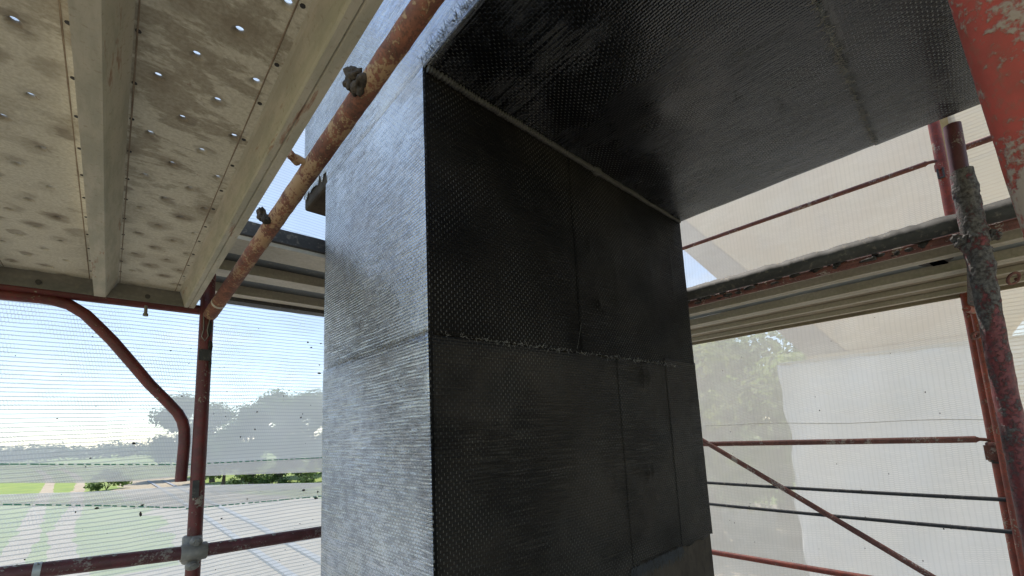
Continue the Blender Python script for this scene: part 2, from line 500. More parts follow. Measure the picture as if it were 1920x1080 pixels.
# ------------------------------------------------------------------ geometry helpers
class MB:
    def __init__(self):
        self.v, self.f, self.s, self.mi = [], [], [], []

    def add(self, vs, fs, smooth=False, mi=0):
        o = len(self.v)
        self.v += [Vector(p) for p in vs]
        self.f += [tuple(i + o for i in q) for q in fs]
        self.s += [smooth] * len(fs)
        self.mi += [mi] * len(fs)

    def box(self, a, b, mi=0):
        (x0, y0, z0), (x1, y1, z1) = a, b
        self.add([(x0, y0, z0), (x1, y0, z0), (x1, y1, z0), (x0, y1, z0), (x0, y0, z1), (x1, y0, z1), (x1, y1, z1), (x0, y1, z1)],
                 [(0, 3, 2, 1), (4, 5, 6, 7), (0, 1, 5, 4), (1, 2, 6, 5), (2, 3, 7, 6), (3, 0, 4, 7)], mi=mi)

    def tube(self, pts, r, n=16, cap=True, jit=0.0, js=40.0, rf=None, hollow=False, mi=0):
        pts = [Vector(p) for p in pts]
        rings = []
        t0 = (pts[1] - pts[0]).normalized()
        ref = Vector((0, 0, 1)) if abs(t0.z) < 0.9 else Vector((1, 0, 0))
        a = t0.cross(ref).normalized()
        o = len(self.v)
        vs = []
        for i, p in enumerate(pts):
            if i == 0:
                t = t0
            elif i == len(pts) - 1:
                t = (pts[i] - pts[i - 1]).normalized()
            else:
                t = ((pts[i + 1] - pts[i]).normalized() + (pts[i] - pts[i - 1]).normalized()).normalized()
            a = (a - t * a.dot(t)).normalized()
            b = t.cross(a)
            for k in range(n):
                an = 2 * math.pi * k / n
                d = a * math.cos(an) + b * math.sin(an)
                rr = r if rf is None else rf(i / (len(pts) - 1), an)
                if jit:
                    q = p + d * r
                    rr += jit * (mnoise.noise(q * js) * 0.7 + mnoise.noise(q * js * 2.7) * 0.3)
                vs.append(p + d * rr)
        fs = []
        for i in range(len(pts) - 1):
            for k in range(n):
                k2 = (k + 1) % n
                fs.append((i * n + k, i * n + k2, (i + 1) * n + k2, (i + 1) * n + k))
        self.add(vs, fs, True, mi)
        if cap:
            self.add([self.v[o + k] for k in range(n)], [tuple(range(n))[::-1]], False, mi)
            e = o + (len(pts) - 1) * n
            self.add([self.v[e + k] for k in range(n)], [tuple(range(n))], False, mi)

    def line(self, p0, p1, r, seg=1, **k):
        p0, p1 = Vector(p0), Vector(p1)
        self.tube([p0.lerp(p1, i / seg) for i in range(seg + 1)], r, **k)

    def blob(self, c, rad, jit=0.3, js=30, sub=2, mi=0):
        bm = bmesh.new()
        bmesh.ops.create_icosphere(bm, subdivisions=sub, radius=1.0)
        c = Vector(c)
        vs = []
        for v in bm.verts:
            d = v.co.copy()
            q = Vector((d.x * rad[0], d.y * rad[1], d.z * rad[2]))
            s = 1 + jit * mnoise.noise((c + q) * js) + jit * 0.5 * mnoise.noise((c + q) * js * 2.3)
            vs.append(c + q * s)
        bm.verts.index_update()
        fs = [tuple(v.index for v in f.verts) for f in bm.faces]
        bm.free()
        self.add(vs, fs, True, mi)

    def torus(self, c, R, r, ax, n=20, k=8, mi=0):
        c, ax = Vector(c), Vector(ax).normalized()
        ref = Vector((0, 0, 1)) if abs(ax.z) < 0.9 else Vector((1, 0, 0))
        a = ax.cross(ref).normalized(); b = ax.cross(a)
        vs, fs = [], []
        for i in range(n):
            t = 2 * math.pi * i / n
            d = a * math.cos(t) + b * math.sin(t)
            for j in range(k):
                p = 2 * math.pi * j / k
                vs.append(c + d * (R + r * math.cos(p)) + ax * r * math.sin(p))
        for i in range(n):
            for j in range(k):
                fs.append((i * k + j, ((i + 1) % n) * k + j, ((i + 1) % n) * k + (j + 1) % k, i * k + (j + 1) % k))
        self.add(vs, fs, True, mi)

    def grid(self, fn, nu, nv, smooth=True, mi=0):
        vs = [fn(i / nu, j / nv) for j in range(nv + 1) for i in range(nu + 1)]
        fs = [(j * (nu + 1) + i, j * (nu + 1) + i + 1, (j + 1) * (nu + 1) + i + 1, (j + 1) * (nu + 1) + i)
              for j in range(nv) for i in range(nu)]
        self.add(vs, fs, smooth, mi)

    def prism(self, poly, axis, a, b, mi=0):
        """poly: 2-D outline in the plane across `axis`, pushed from a to b"""
        def P(p, t):
            return {'x': (t, p[0], p[1]), 'y': (p[0], t, p[1]), 'z': (p[0], p[1], t)}[axis]
        n = len(poly)
        self.add([P(p, a) for p in poly] + [P(p, b) for p in poly],
                 [tuple(range(n))[::-1], tuple(range(n, 2 * n))] + [(i, (i + 1) % n, n + (i + 1) % n, n + i) for i in range(n)], mi=mi)


def wloc(o):
    v = Vector((0, 0, 0))
    while o is not None:
        v += o.location
        o = o.parent
    return v


def build(name, mb, mats, parent=None, label=None, cat=None, group=None, kind=None, local=False, bevel=0.0, solid=None, flip=True):
    me = bpy.data.meshes.new(name)
    off = Vector((0, 0, 0)) if local else wloc(parent)
    me.from_pydata([tuple(v - off) for v in mb.v], [], mb.f)
    me.polygons.foreach_set('use_smooth', mb.s)
    if not isinstance(mats, (list, tuple)):
        mats = [mats]
    for q in mats:
        me.materials.append(q)
    me.polygons.foreach_set('material_index', mb.mi)
    me.update()
    o = bpy.data.objects.new(name, me)
    C.objects.link(o)
    if parent is not None:
        o.parent = parent
    tag(o, label, cat, group, kind)
    if solid:
        md = o.modifiers.new('solid', 'SOLIDIFY'); md.thickness = solid; md.offset = 1.0 if flip else -1.0
    if bevel:
        md = o.modifiers.new('bevel', 'BEVEL'); md.width = bevel; md.segments = 2; md.limit_method = 'ANGLE'
    return o


def tag(o, label=None, cat=None, group=None, kind=None):
    for k, v in (('label', label), ('category', cat), ('group', group), ('kind', kind)):
        if v:
            o[k] = v
    return o


def thing(name, label, cat, loc=(0, 0, 0), group=None):
    o = bpy.data.objects.new(name, None)
    o.empty_display_size = 0.1
    C.objects.link(o)
    o.location = loc
    return tag(o, label, cat, group)


def Z(z):
    return z + H


def V(x, y, z):
    return Vector((x, y, z + H))


rnd = random.Random(11)


# ================================================================== GROUND AND DISTANCE
b = MB()
NG = 40
for (a0, a1) in ((0, 1),):
    b.add([(-3000, -1500, 0), (3000, -1500, 0), (3000, 4500, 0), (-3000, 4500, 0)], [(0, 1, 2, 3)])
build('ground', b, M_ground, kind='structure')


def ribbon(name, pts, mat, z=0.004, rag=0.35, **k):
    """pts: (xl, yl, xr, yr) cross-sections; the edges wander"""
    b = MB()
    vs = []
    fine = []
    for p, q in zip(pts, pts[1:]):
        n = 14
        fine += [[p[j] + (q[j] - p[j]) * i / n for j in range(4)] for i in range(n)]
    fine.append(list(pts[-1]))
    for xl, yl, xr, yr in fine:
        dl = mnoise.noise(Vector((yl * .35, xl * .1, 1))) * rag + mnoise.noise(Vector((yl * 1.7, 2, 1))) * rag * .6
        dr = mnoise.noise(Vector((yr * .35, xr * .1, 9))) * rag + mnoise.noise(Vector((yr * 1.7, 5, 1))) * rag * .6
        vs += [(xl + dl, yl, z), (xr + dr, yr, z)]
    b.add(vs, [(2 * i, 2 * i + 1, 2 * i + 3, 2 * i + 2) for i in range(len(fine) - 1)])
    return build(name, b, mat, kind='structure', **k)


def track(cx, w):
    out = []
    for i, (x, y) in enumerate(cx):
        j = 0.25 * math.sin(i * 2.1)
        out.append((x - w / 2 + j, y, x + w / 2 + j * 0.6, y))
    return out


ribbon('dirt_track', track([(-0.8, 5), (-2.6, 22), (-3.9, 40), (-4.7, 58), (-6.3, 84), (-7.1, 108), (-8.8, 140), (-13, 190), (-20, 260)], 1.5), M_dirt)
ribbon('dirt_track', track([(1.6, 5), (0.2, 22), (-1.4, 40), (-2.6, 56), (-2.6, 76), (-3.0, 100), (-4.0, 140), (-7.6, 190), (-14, 260)], 1.4), M_dirt)
ribbon('gravel_yard', [(3.4, 4, 30, 4), (3.7, 26, 30, 24), (4.0, 50, 21, 46), (3.4, 66, 14, 70), (2.6, 84, 13.2, 84), (1.0, 100, 13, 104), (3.2, 126, 11.0, 128)], M_gravel, rag=1.3)


ribbon('bounce_yard', [(-40, -45, 40, -45), (-40, 20, 40, 20), (-12, 31, 30, 26), (-5.5, 35, 24, 30)], M_gravel, 0.002)  # unseen pale gravel round the pier, added for warm bounce light


def channel(name, pts, label):
    b = MB()
    w = 0.2
    for i in range(len(pts) - 1):
        (x0, y0), (x1, y1) = pts[i], pts[i + 1]
        b.add([(x0 - w, y0, .01), (x0 + w, y0, .01), (x0 + w, y0, .13), (x0 - w, y0, .13),
               (x1 - w, y1, .01), (x1 + w, y1, .01), (x1 + w, y1, .13), (x1 - w, y1, .13)],
              [(0, 1, 5, 4), (1, 2, 6, 5), (2, 3, 7, 6), (3, 0, 4, 7)] + ([(0, 3, 2, 1)] if i == 0 else []))
    return build(name, b, M_drain, label=label, cat='drain channel', group='drain channels across the gravel yard')


channel('drain_channel', [(7.35, 12), (7.3, 39), (7.3, 53), (7.0, 86), (6.5, 119)], 'left one of two grey concrete drain channels on the pale gravel yard')
channel('drain_channel', [(9.2, 12), (9.35, 27), (9.6, 45), (9.5, 64), (9.1, 90), (8.7, 114)], 'right one of two grey concrete drain channels, nearer the tree row')


def leaf_cloud(b, clumps, n, size, seed, flat=0.6):
    r = random.Random(seed)
    wts = [c[3] ** 2 for c in clumps]
    for _ in range(n):
        cx, cy, cz, cr_ = r.choices(clumps, wts)[0]
        d = Vector((r.gauss(0, 1), r.gauss(0, 1), r.gauss(0, 1))).normalized()
        p = Vector((cx, cy, cz)) + Vector((d.x, d.y, d.z * 0.75)) * cr_ * (r.random() ** 0.5) * r.uniform(.8, 1.25)
        s = size * r.uniform(0.6, 1.35)
        nrm = (d + Vector((r.uniform(-1, 1), r.uniform(-1, 1), r.uniform(-.2, 1.2))) * 0.9).normalized()
        t = nrm.cross(Vector((r.uniform(-1, 1), r.uniform(-1, 1), r.uniform(-1, 1)))).normalized()
        u = nrm.cross(t)
        b.add([p - t * s, p + u * s * 0.55, p + t * s, p - u * s * 0.55], [(0, 1, 2, 3)])


def tree_meshes(seed, h, rad, n, size, leafmat, shrub=False):
    r = random.Random(seed)
    tb = MB()
    if not shrub:
        top = h * 0.72
        tb.tube([(0, 0, -0.2), (0.05 * h * .3, 0, h * .2), (0.02 * h, .02 * h, h * .45), (0, 0.02 * h, top)], 0.03 * h, n=7, cap=False,
                rf=lambda t, a: 0.026 * h * (1 - 0.8 * t) + (0.012 * h if t == 0 else 0))
        for k in range(7):
            a = r.uniform(0, 6.28); z0 = h * r.uniform(.28, .6)
            L = rad * r.uniform(.6, .95)
            tb.tube([(0.01 * h, .01 * h, z0), (math.cos(a) * L * .5, math.sin(a) * L * .5, z0 + L * .4),
                     (math.cos(a) * L, math.sin(a) * L, z0 + L * .75)], .01 * h, n=5, cap=False, rf=lambda t, a: .009 * h * (1 - .75 * t))
    else:
        for k in range(6):
            a = r.uniform(0, 6.28)
            tb.tube([(0, 0, 0), (math.cos(a) * rad * .3, math.sin(a) * rad * .3, h * .4), (math.cos(a) * rad * .5, math.sin(a) * rad * .5, h * .8)],
                    .03, n=5, cap=False)
    cl = []
    for k in range(17 if not shrub else 9):
        a = r.uniform(0, 6.28)
        q = r.random() ** .5
        zz_ = r.uniform(.22, .93) if not shrub else r.uniform(.2, .75)
        wid = rad * (0.95 - 0.75 * abs(zz_ - .5) * (1.4 if zz_ > .5 else 0.6))
        cl.append((math.cos(a) * wid * q * .85, math.sin(a) * wid * q * .85, h * zz_, rad * r.uniform(.24, .46)))
    cl.append((0, 0, h * .86, rad * .35))
    lb = MB()
    leaf_cloud(lb, cl, n, size, seed)
    def mk(nm, b_, mt):
        me = bpy.data.meshes.new(nm)
        me.from_pydata([tuple(v) for v in b_.v], [], b_.f)
        me.materials.append(mt)
        me.update()
        return me
    return mk('trunk', tb, M_bark), mk('crown', lb, leafmat)


def plant_tree(meshes, x, y, s, rz, name, label, cat, group):
    t = thing(name, label, cat, (x, y, 0), group)
    t.scale = (s, s, s * rnd.uniform(.92, 1.1))
    t.rotation_euler.z = rz
    for nm, me in zip(('trunk', 'crown'), meshes):
        o = bpy.data.objects.new(nm, me)
        C.objects.link(o)
        o.parent = t
    return t


T1 = tree_meshes(1, 12, 4.2, 4200, 0.30, M_leaf)
T2 = tree_meshes(2, 13, 4.6, 4600, 0.31, M_leaf)
T3 = tree_meshes(3, 11, 4.0, 4200, 0.26, M_leaf_y)
T4 = tree_meshes(4, 12, 4.4, 5200, 0.22, M_leaf_r)
SH = tree_meshes(5, 2.4, 2.0, 1500, 0.14, M_leaf, True)
TL = ['small tree at the left end of the wood edge, just right of the left post',
      'second tree from the left in the front row of the wood edge', 'middle tree in the front row of the wood edge beyond the drain channels',
      'fourth tree from the left in the front row of the wood edge', 'fifth tree in the front row of the wood edge, partly behind the black pier',
      'back-row tree behind the small end tree of the wood edge', 'back-row tree behind the middle of the wood edge',
      'tall back-row tree at the centre of the wood edge', 'front-row tree of the wood edge farthest toward the black pier',
      'tall round tree beside the bent scaffold tube, left end of the wood edge', 'tallest back-row tree of the wood edge, behind the left scaffold post',
      'back-row tree of the wood edge hidden deepest behind the black pier']
RL = ['mid-green tree nearest the black pier between the two piers', 'yellow-green tree beside the wavy sheeting edge between the piers',
      'tall pale back tree between the piers, nearest the black pier', 'tall yellow-green tree topping the gap between the piers',
      'tallest mid-green tree behind the wavy edge of the grey sheeting', 'mid-green tree in front, lowest right beside the grey sheeting',
      'farthest mid-green tree seen in the gap between the piers', 'small bushy tree low beside the black pier, between the piers']
SL = ['leftmost green shrub at the foot of the wood edge, seen through the net slit', 'middle green shrub at the foot of the wood edge in the net slit',
      'rightmost green shrub at the foot of the wood edge beside the black pier']
# the row of trees along the yard (left part of the picture), seen under and through the netting
for i, (x, y, s, q) in enumerate([(14.2, 86, .82, 0), (17.5, 82, 1.0, 1), (21, 79, 1.05, 0), (24.5, 76, 1.1, 1), (28.5, 74, 1.05, 0),
                                  (14.5, 98, 1.05, 1), (19, 95, 1.2, 0), (24, 93, 1.25, 1), (33, 78, 1.1, 0), (11.5, 118, 1.3, 1),
                                  (16, 116, 1.4, 0), (30, 92, 1.3, 1)]):
    plant_tree((T1, T2)[q], x, y, s, i * 1.7, 'broadleaf_tree', TL[i], 'tree', 'trees along the gravel yard')
plant_tree(SH, 0.2, 104, 1.55, .4, 'shrub', 'dark loose shrub between the grass and the sandy patch below the net slit', 'shrub', None)
for i, (x, y, s) in enumerate([(15.5, 77, 1.3), (18.5, 73, 1.2), (22.5, 70, 1.35)]):
    plant_tree(SH, x, y, s, i * 2.2, 'shrub', SL[i], 'shrub', 'shrubs below the wood edge')
# trees between the two piers, behind the right-hand netting
for i, (x, y, s, q) in enumerate([(24, 15.0, .86, 1), (25.5, 11.0, .98, 0), (29, 19.0, 1.1, 2), (30, 13.0, 1.12, 0), (32, 9.6, 1.2, 1), (27, 7.6, 1.0, 2),
                                  (36, 17.0, 1.3, 1), (21.0, 13.2, .5, 2)]):
    plant_tree((T3, T4, T4)[q], x, y, s, i * 1.3, 'broadleaf_tree',
               RL[i], 'tree', 'trees between the piers')
# sandy clearing at the trees' feet
ribbon('sandy_clearing', [(17.5, 7, 26, 5.5), (19, 10, 27, 9.2), (19, 12.4, 25, 12.2)], M_dirt, 0.008)
# far wood on the horizon, one mass
b = MB()
r2 = random.Random(5)
cl = []
for i in range(230):
    t = i / 229
    x = -420 + t * 900
    y = 470 + 60 * math.sin(t * 7) + r2.uniform(-20, 20)
    hh = r2.uniform(9, 14) + 3 * math.sin(t * 19)
    cl.append((x, y, hh * .45, hh * .55))
leaf_cloud(b, cl, 26000, 1.5, 9)
build('far_wood', b, M_leaf_far, label='hazy far wood along the horizon across the meadow', cat='wood', kind='stuff')

# ---- the neighbouring pier with its haunched cap, and the sheeting hung before it
p2 = thing('concrete_pier', 'pale beige concrete pier with haunched cap standing behind the netting', 'pier', (15.2, 1.3, 0))
b = MB()
b.prism([(-0.6, -7 + H), (3.16, -7 + H), (3.16, 1.63 + H), (-0.6, 1.63 + H)], 'x', 14.02, 16.4)
build('shaft', b, M_conc_far, p2, bevel=0.04)
b = MB()
b.prism([(-0.6, 1.632 + H), (2.25, 1.632 + H), (3.3, 3.05 + H), (7.2, 8.32 + H), (7.2, 10.2 + H), (-3.8, 10.2 + H), (-3.8, 6.2 + H)], 'x', 14.0, 16.5)
build('cap', b, M_conc_far, p2, bevel=0.04)
b = MB()
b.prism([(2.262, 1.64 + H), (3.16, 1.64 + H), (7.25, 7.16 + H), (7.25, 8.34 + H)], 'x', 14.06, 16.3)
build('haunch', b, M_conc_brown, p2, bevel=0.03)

b = MB()
def tarp_fn(u, v):
    z = -6.9 + v * 8.28
    yl = 3.62 + 0.05 * math.sin(z * 2.1) + 0.035 * math.sin(z * 5.3 + 1)
    y = -1.6 + u * (yl + 1.6)
    return V(13.3 + 0.03 * math.sin(y * 6 + z) + 0.03 * math.sin(z * 2.4 + y * 2), y, z + (0.05 * (u - 0.5) if v == 1 else 0))
b.grid(tarp_fn, 40, 60)
t = build('tarpaulin', b, M_tarp, label='pale grey sheeting with a wavy edge hung before the far concrete pier', cat='tarpaulin', solid=0.01)
b = MB()
b.line(V(13.25, -1.6, 1.36), V(13.25, 3.62, 1.42), 0.03, n=8)
build('hem', b, M_lip_pale, t)

# ================================================================== THE CARBON-CLAD PIER
X0, X1, Y0, Y1, ZS = 0.547, 1.940, 0.868, 1.565, 0.943
pier = thing('bridge_pier', 'bridge pier and cap beam wrapped in black resin-soaked carbon cloth', 'pier', (1.24, 1.2, 0))
e = 0.006
b = MB()
b.box((X0 + e, Y0 + e, 0.0), (X1 - .001, Y1 - e, Z(ZS) + e))
build('shaft', b, M_conc, pier)
b = MB()
b.box((X0 + e, -4.5, Z(ZS) + e + .002), (X1 - e, 1.829, Z(2.35)))
build('cap_beam', b, M_conc, pier, bevel=0.01)


def bumps(list_):
    def f(a, c):
        d = 0.0
        for (ca, cc, ra, rc, hgt) in list_:
            q = ((a - ca) / ra) ** 2 + ((c - cc) / rc) ** 2
            if q < 9:
                d += 1.6 * hgt * math.exp(-q)
        return d
    return f


def rough_at(p, s=1.0):
    return 0.0012 * s * mnoise.noise(p * 5) + 0.0006 * s * mnoise.noise(p * 17)


def face_y(nm, xa, xb, za, zb, off, mat, nu, nv, bf=None, zl=None, thick=0.0025, wob=0.002):
    """cloth sheet on the face that looks toward -Y; off = how far it stands proud"""
    b = MB()
    def fn(u, v):
        x = xa + (xb - xa) * u
        lo = za if zl is None else zl(x)
        z = lo + (zb - lo) * v
        if u == 0 or u == 1:
            x += wob * mnoise.noise(Vector((z * 9, xa, 3)))
        if v == 0 or v == 1:
            z += wob * mnoise.noise(Vector((x * 14, za, 7)))
        d = off + rough_at(Vector((x, 0, z))) + (bf(x, z) if bf else 0)
        return V(x, Y0 - d, z)
    b.grid(fn, nu, nv)
    return build(nm, b, mat, pier, solid=thick, flip=False)


up_b = bumps([(1.20, .63, .008, .03, .004), (1.235, .42, .010, .018, .007), (1.26, .40, .02, .008, .004),
              (1.36, .55, .006, .1, .0035), (1.62, .60, .005, .13, .003), (1.80, .7, .004, .12, .003), (.95, .7, .1, .05, .002)])
face_y('cloth_sheet', X0 + .004, 1.30, .236, ZS - .002, 0.0, M_carbon_dark, 60, 60, up_b)
face_y('cloth_sheet', 1.122, X1, .236, ZS - .002, 0.0018, M_carbon_dark, 60, 60, up_b)
lo_b = bumps([(1.478, .175, .006, .035, .007), (1.525, .17, .006, .03, .006), (1.50, .14, .03, .006, .003), (1.46, -.18, .008, .02, .006),
              (1.50, -.175, .006, .015, .004), (1.42, .3, .01, .03, .004), (1.56, .05, .02, .012, .003), (1.60, -.2, .05, .01, .002)])
face_y('cloth_sheet', X0 + .004, 1.34, -2.6, .234, 0.0018, M_carbon_low, 60, 90, lo_b)
face_y('cloth_sheet', 1.317, 1.70, -.50, .234, 0.0033, M_carbon_low, 40, 60, lo_b, zl=lambda x: -.478 + .006 * math.sin(x * 60))
face_y('cloth_sheet', 1.662, X1, -.50, .262, 0.0045, M_carbon_low, 30, 60, lo_b, zl=lambda x: -.486 + .006 * math.sin(x * 50))


def face_x(nm, ya, yb, za, zb, off, mat, nu, nv, thick=0.0025, s=1.0, zl=None):
    b = MB()
    def fn(u, v):
        y = ya + (yb - ya) * u
        lo = za if zl is None else zl(y)
        z = lo + (zb - lo) * v
        d = off + rough_at(Vector((0.3, y, z)), s)
        return V(X0 - d, y, z)
    b.grid(fn, nu, nv)
    return build(nm, b, mat, pier, solid=thick)


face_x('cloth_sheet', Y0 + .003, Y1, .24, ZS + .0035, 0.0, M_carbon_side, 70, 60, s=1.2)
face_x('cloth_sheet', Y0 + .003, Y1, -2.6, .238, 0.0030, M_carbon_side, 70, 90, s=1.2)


def torn(y):
    return ZS + .004 + (0.0 if y < Y1 - .01 else 0.05 + 0.035 * mnoise.noise(Vector((y * 23, 1, 2))) + .03 * mnoise.noise(Vector((y * 60, 5, 2))))


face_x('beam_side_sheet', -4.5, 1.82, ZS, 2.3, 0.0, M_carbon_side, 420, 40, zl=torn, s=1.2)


# soffit cloth: the far sheet, then the near sheet lapped over it at the seam
def soffit(nm, ya, yb, off, nu, nv, bf=None):
    b = MB()
    def fn(u, v):
        x = X0 + (X1 - X0) * u
        y = ya + (yb - ya) * v
        if v == 1:
            y += .004 * mnoise.noise(Vector((x * 9, 4, 4)))
        d = off + rough_at(Vector((x, y, 0.5)), 1.3) + (bf(x, y) if bf else 0)
        # rounded right-hand arris
        return V(x, y, ZS - d)
    b.grid(fn, nu, nv)
    return build(nm, b, M_carbon_soffit, pier, solid=0.0025, flip=False)


sb = bumps([(1.3, .38, .02, .005, -.003), (1.45, .30, .03, .004, -.003), (1.15, .55, .06, .05, .003), (1.0, .7, .03, .02, .003)])
soffit('soffit_sheet', .10, Y0, 0.0, 90, 50, sb)
soffit('soffit_sheet', -1.6, .142, 0.004, 60, 60)

# roving bead in the corner under the soffit
b = MB()
pts = []
for i in range(1101):
    t = i / 1100
    x = X0 + .006 + (X1 - X0 - .02) * t
    pts.append(V(x, Y0 - .007 + .003 * mnoise.noise(Vector((x * 7, 0, 0))), ZS - .008 + .003 * mnoise.noise(Vector((x * 8, 3, 0)))))
b.tube(pts, .009, n=10, rf=lambda t, a: .0082 + .0026 * math.sin(t * 880 + a * 1.0 + 5 * mnoise.noise(Vector((t * 30, 0, 0)))) * (1 if t < .8 else .35)
       + (.008 * math.exp(-((t - .525) / .012) ** 2)) + .003 * mnoise.noise(Vector((t * 70, a, 0))) - .0035 * max(0, (t - .6)))
build('roving_bead', b, M_fibre_grey, pier)
# thin black rounded arris on the near corner
b = MB()
b.tube([V(X0 + .004 + .001 * mnoise.noise(Vector((0, 0, i * .3))), Y0 + .003, -2.6 + i * (ZS + 2.6) / 120) for i in range(121)], .0055, n=10, cap=False)
build('corner_arris', b, M_carbon_dark, pier)


def hairs(nm, spots, mat, r=.0004):
    """loose yarn ends: thin bent three-sided threads, joined"""
    b = MB()
    for p, d, L in spots:
        p, d = Vector(p), Vector(d)
        side = Vector((rnd.uniform(-1, 1), rnd.uniform(-1, 1), rnd.uniform(-1, 1))) * L * .28
        b.tube([p, p + d * L * .5 + side * .6, p + d * L + side], r, n=3, cap=False)
    return build(nm, b, mat, pier, kind='stuff')


sp = []
for i in range(420):                                   # frayed lap across the dark face
    t = rnd.random() ** .75
    x = X0 + t * 1.2
    if rnd.random() < t * .55:
        continue
    z = .2355 + .0025 * mnoise.noise(Vector((x * 6, 0, 0)))
    sp.append((V(x, Y0 - .0085, z + rnd.uniform(-.003, .004)), (rnd.choice((-1, 1)) * rnd.uniform(.3, 1), -.15, rnd.uniform(-.9, .9)), rnd.uniform(.005, .014)))
for i in range(240):                                   # and round onto the side face
    t = rnd.random() ** 1.4
    y = Y0 + t * .55
    sp.append((V(X0 - .0078, y, .2385 + rnd.uniform(-.004, .005)), (-.15, rnd.choice((-1, 1)) * rnd.uniform(.3, 1), rnd.uniform(-.9, .9)), rnd.uniform(.006, .016)))
for i in range(380):                                   # lap on the soffit
    x = X0 + .5 + rnd.random() * .88
    sp.append((V(x, .142 + .004 * mnoise.noise(Vector((x * 9, 4, 4))) + rnd.uniform(-.005, .006), ZS - .0085), (rnd.uniform(-.9, .9), rnd.choice((-1, 1)) * rnd.uniform(.3, 1), -.12), rnd.uniform(.005, .014)))
hairs('frayed_fibre', sp, M_fibre, .00045)
sp = []
for i in range(700):                                   # furry edge of the beam
    y = rnd.uniform(.1, Y0)
    sp.append((V(X0 - .004, y, ZS + rnd.uniform(-.003, .018)), (-.5 + rnd.uniform(-.3, .3), rnd.uniform(-.5, .5), rnd.uniform(-.6, 1)), rnd.uniform(.006, .026)))
for i in range(170):
    sp.append((V(X0 - .003 + rnd.uniform(-.003, .006), rnd.uniform(.15, Y0), ZS - .002), (rnd.uniform(-.6, .4), rnd.uniform(-.8, .8), -.4), rnd.uniform(.006, .016)))
hairs('frayed_fibre', sp[:700], M_fibre_grey, .0005)
hairs('frayed_fibre', sp[700:], M_fibre, .0004)
sp = []
for i in range(420):                                   # fringe under the lower sheet
    x = rnd.uniform(1.30, 1.66)
    sp.append((V(x, Y0 - .007, -.478 + rnd.uniform(-.008, .004)), (rnd.uniform(-.35, .35), -.03, -1), rnd.uniform(.012, .04)))
hairs('frayed_fibre', sp, M_fibre_grey, .0006)
sp = [(V(1.118, Y0 - .010, .335), (-.5, -.02, -.9), .08)]
hairs('loose_thread', sp, M_fibre, .0003)


# ================================================================== STEEL PLANKS
def hole_plate(b, xa, xb, ya, yb, z, cols, pitch, starts, r=.0059, mi=0):
    """plate seen from below, punched and drawn upward round each hole"""
    edges = [xa] + [(cols[i] + cols[i + 1]) / 2 for i in range(len(cols) - 1)] + [xb]
    n = 12
    for ci, cx_ in enumerate(cols):
        l, rr = edges[ci], edges[ci + 1]
        y = starts[ci] - pitch / 2
        while y - pitch > ya:
            y -= pitch
        if y > ya:
            b.add([(l, ya, z), (rr, ya, z), (rr, y, z), (l, y, z)], [(0, 1, 2, 3)], mi=mi)
        while y < yb - 1e-6:
            y2 = min(y + pitch, yb)
            if y2 - y < pitch * .8:
                b.add([(l, y, z), (rr, y, z), (rr, y2, z), (l, y2, z)], [(0, 1, 2, 3)], mi=mi)
                break
            cy_ = y + pitch / 2
            vs = [(l, y, z), (rr, y, z), (rr, y2, z), (l, y2, z)]
            rad = r * rnd.uniform(.92, 1.06)
            for (q, dz) in ((rad * 1.9, 0), (rad, .0035), (rad * .95, .008)):
                for k in range(n):
                    a = 2 * math.pi * (k + .5) / n - math.pi * .75
                    vs.append((cx_ + math.cos(a) * q, cy_ + math.sin(a) * q, z + dz))
            fs = []
            for s_ in range(4):        # corner s_ to corner s_+1 takes three ring edges
                k0 = s_ * 3
                c0, c1 = s_, (s_ + 1) % 4
                ring = [4 + (k0 + i) % n for i in range(4)]
                # fan from the two corners
                fs += [(c0, ring[1], ring[0]), (c0, c1, ring[1]), (c1, ring[2], ring[1]), (c1, ring[3], ring[2])]
            for lv in (0, 1):
                for k in range(n):
                    a0, a1 = 4 + lv * n + k, 4 + lv * n + (k + 1) % n
                    fs.append((a0, a1, a1 + n, a0 + n))
            o = len(b.f)
            b.add(vs, fs, False, mi)
            for q in range(o + 16, len(b.f)):
                b.s[q] = True
            y = y2


def plugs(b, x, ya, yb, z, step, r=.0038):
    y = ya
    while y < yb:
        yy = y + rnd.uniform(-.006, .006)
        n = 8
        vs = [(x + math.cos(6.283 * k / n) * r, yy + math.sin(6.283 * k / n) * r * 1.1, z - .0006) for k in range(n)]
        vs += [(p[0], p[1], z + .004) for p in vs]
        b.add(vs, [tuple(range(n))[::-1]] + [(k, (k + 1) % n, n + (k + 1) % n, n + k) for k in range(n)])
        y += step


GP = 'perforated planks of the overhead deck'
YN, YF = -0.9, 2.088
ZL, ZP = Z(.540), Z(.600)


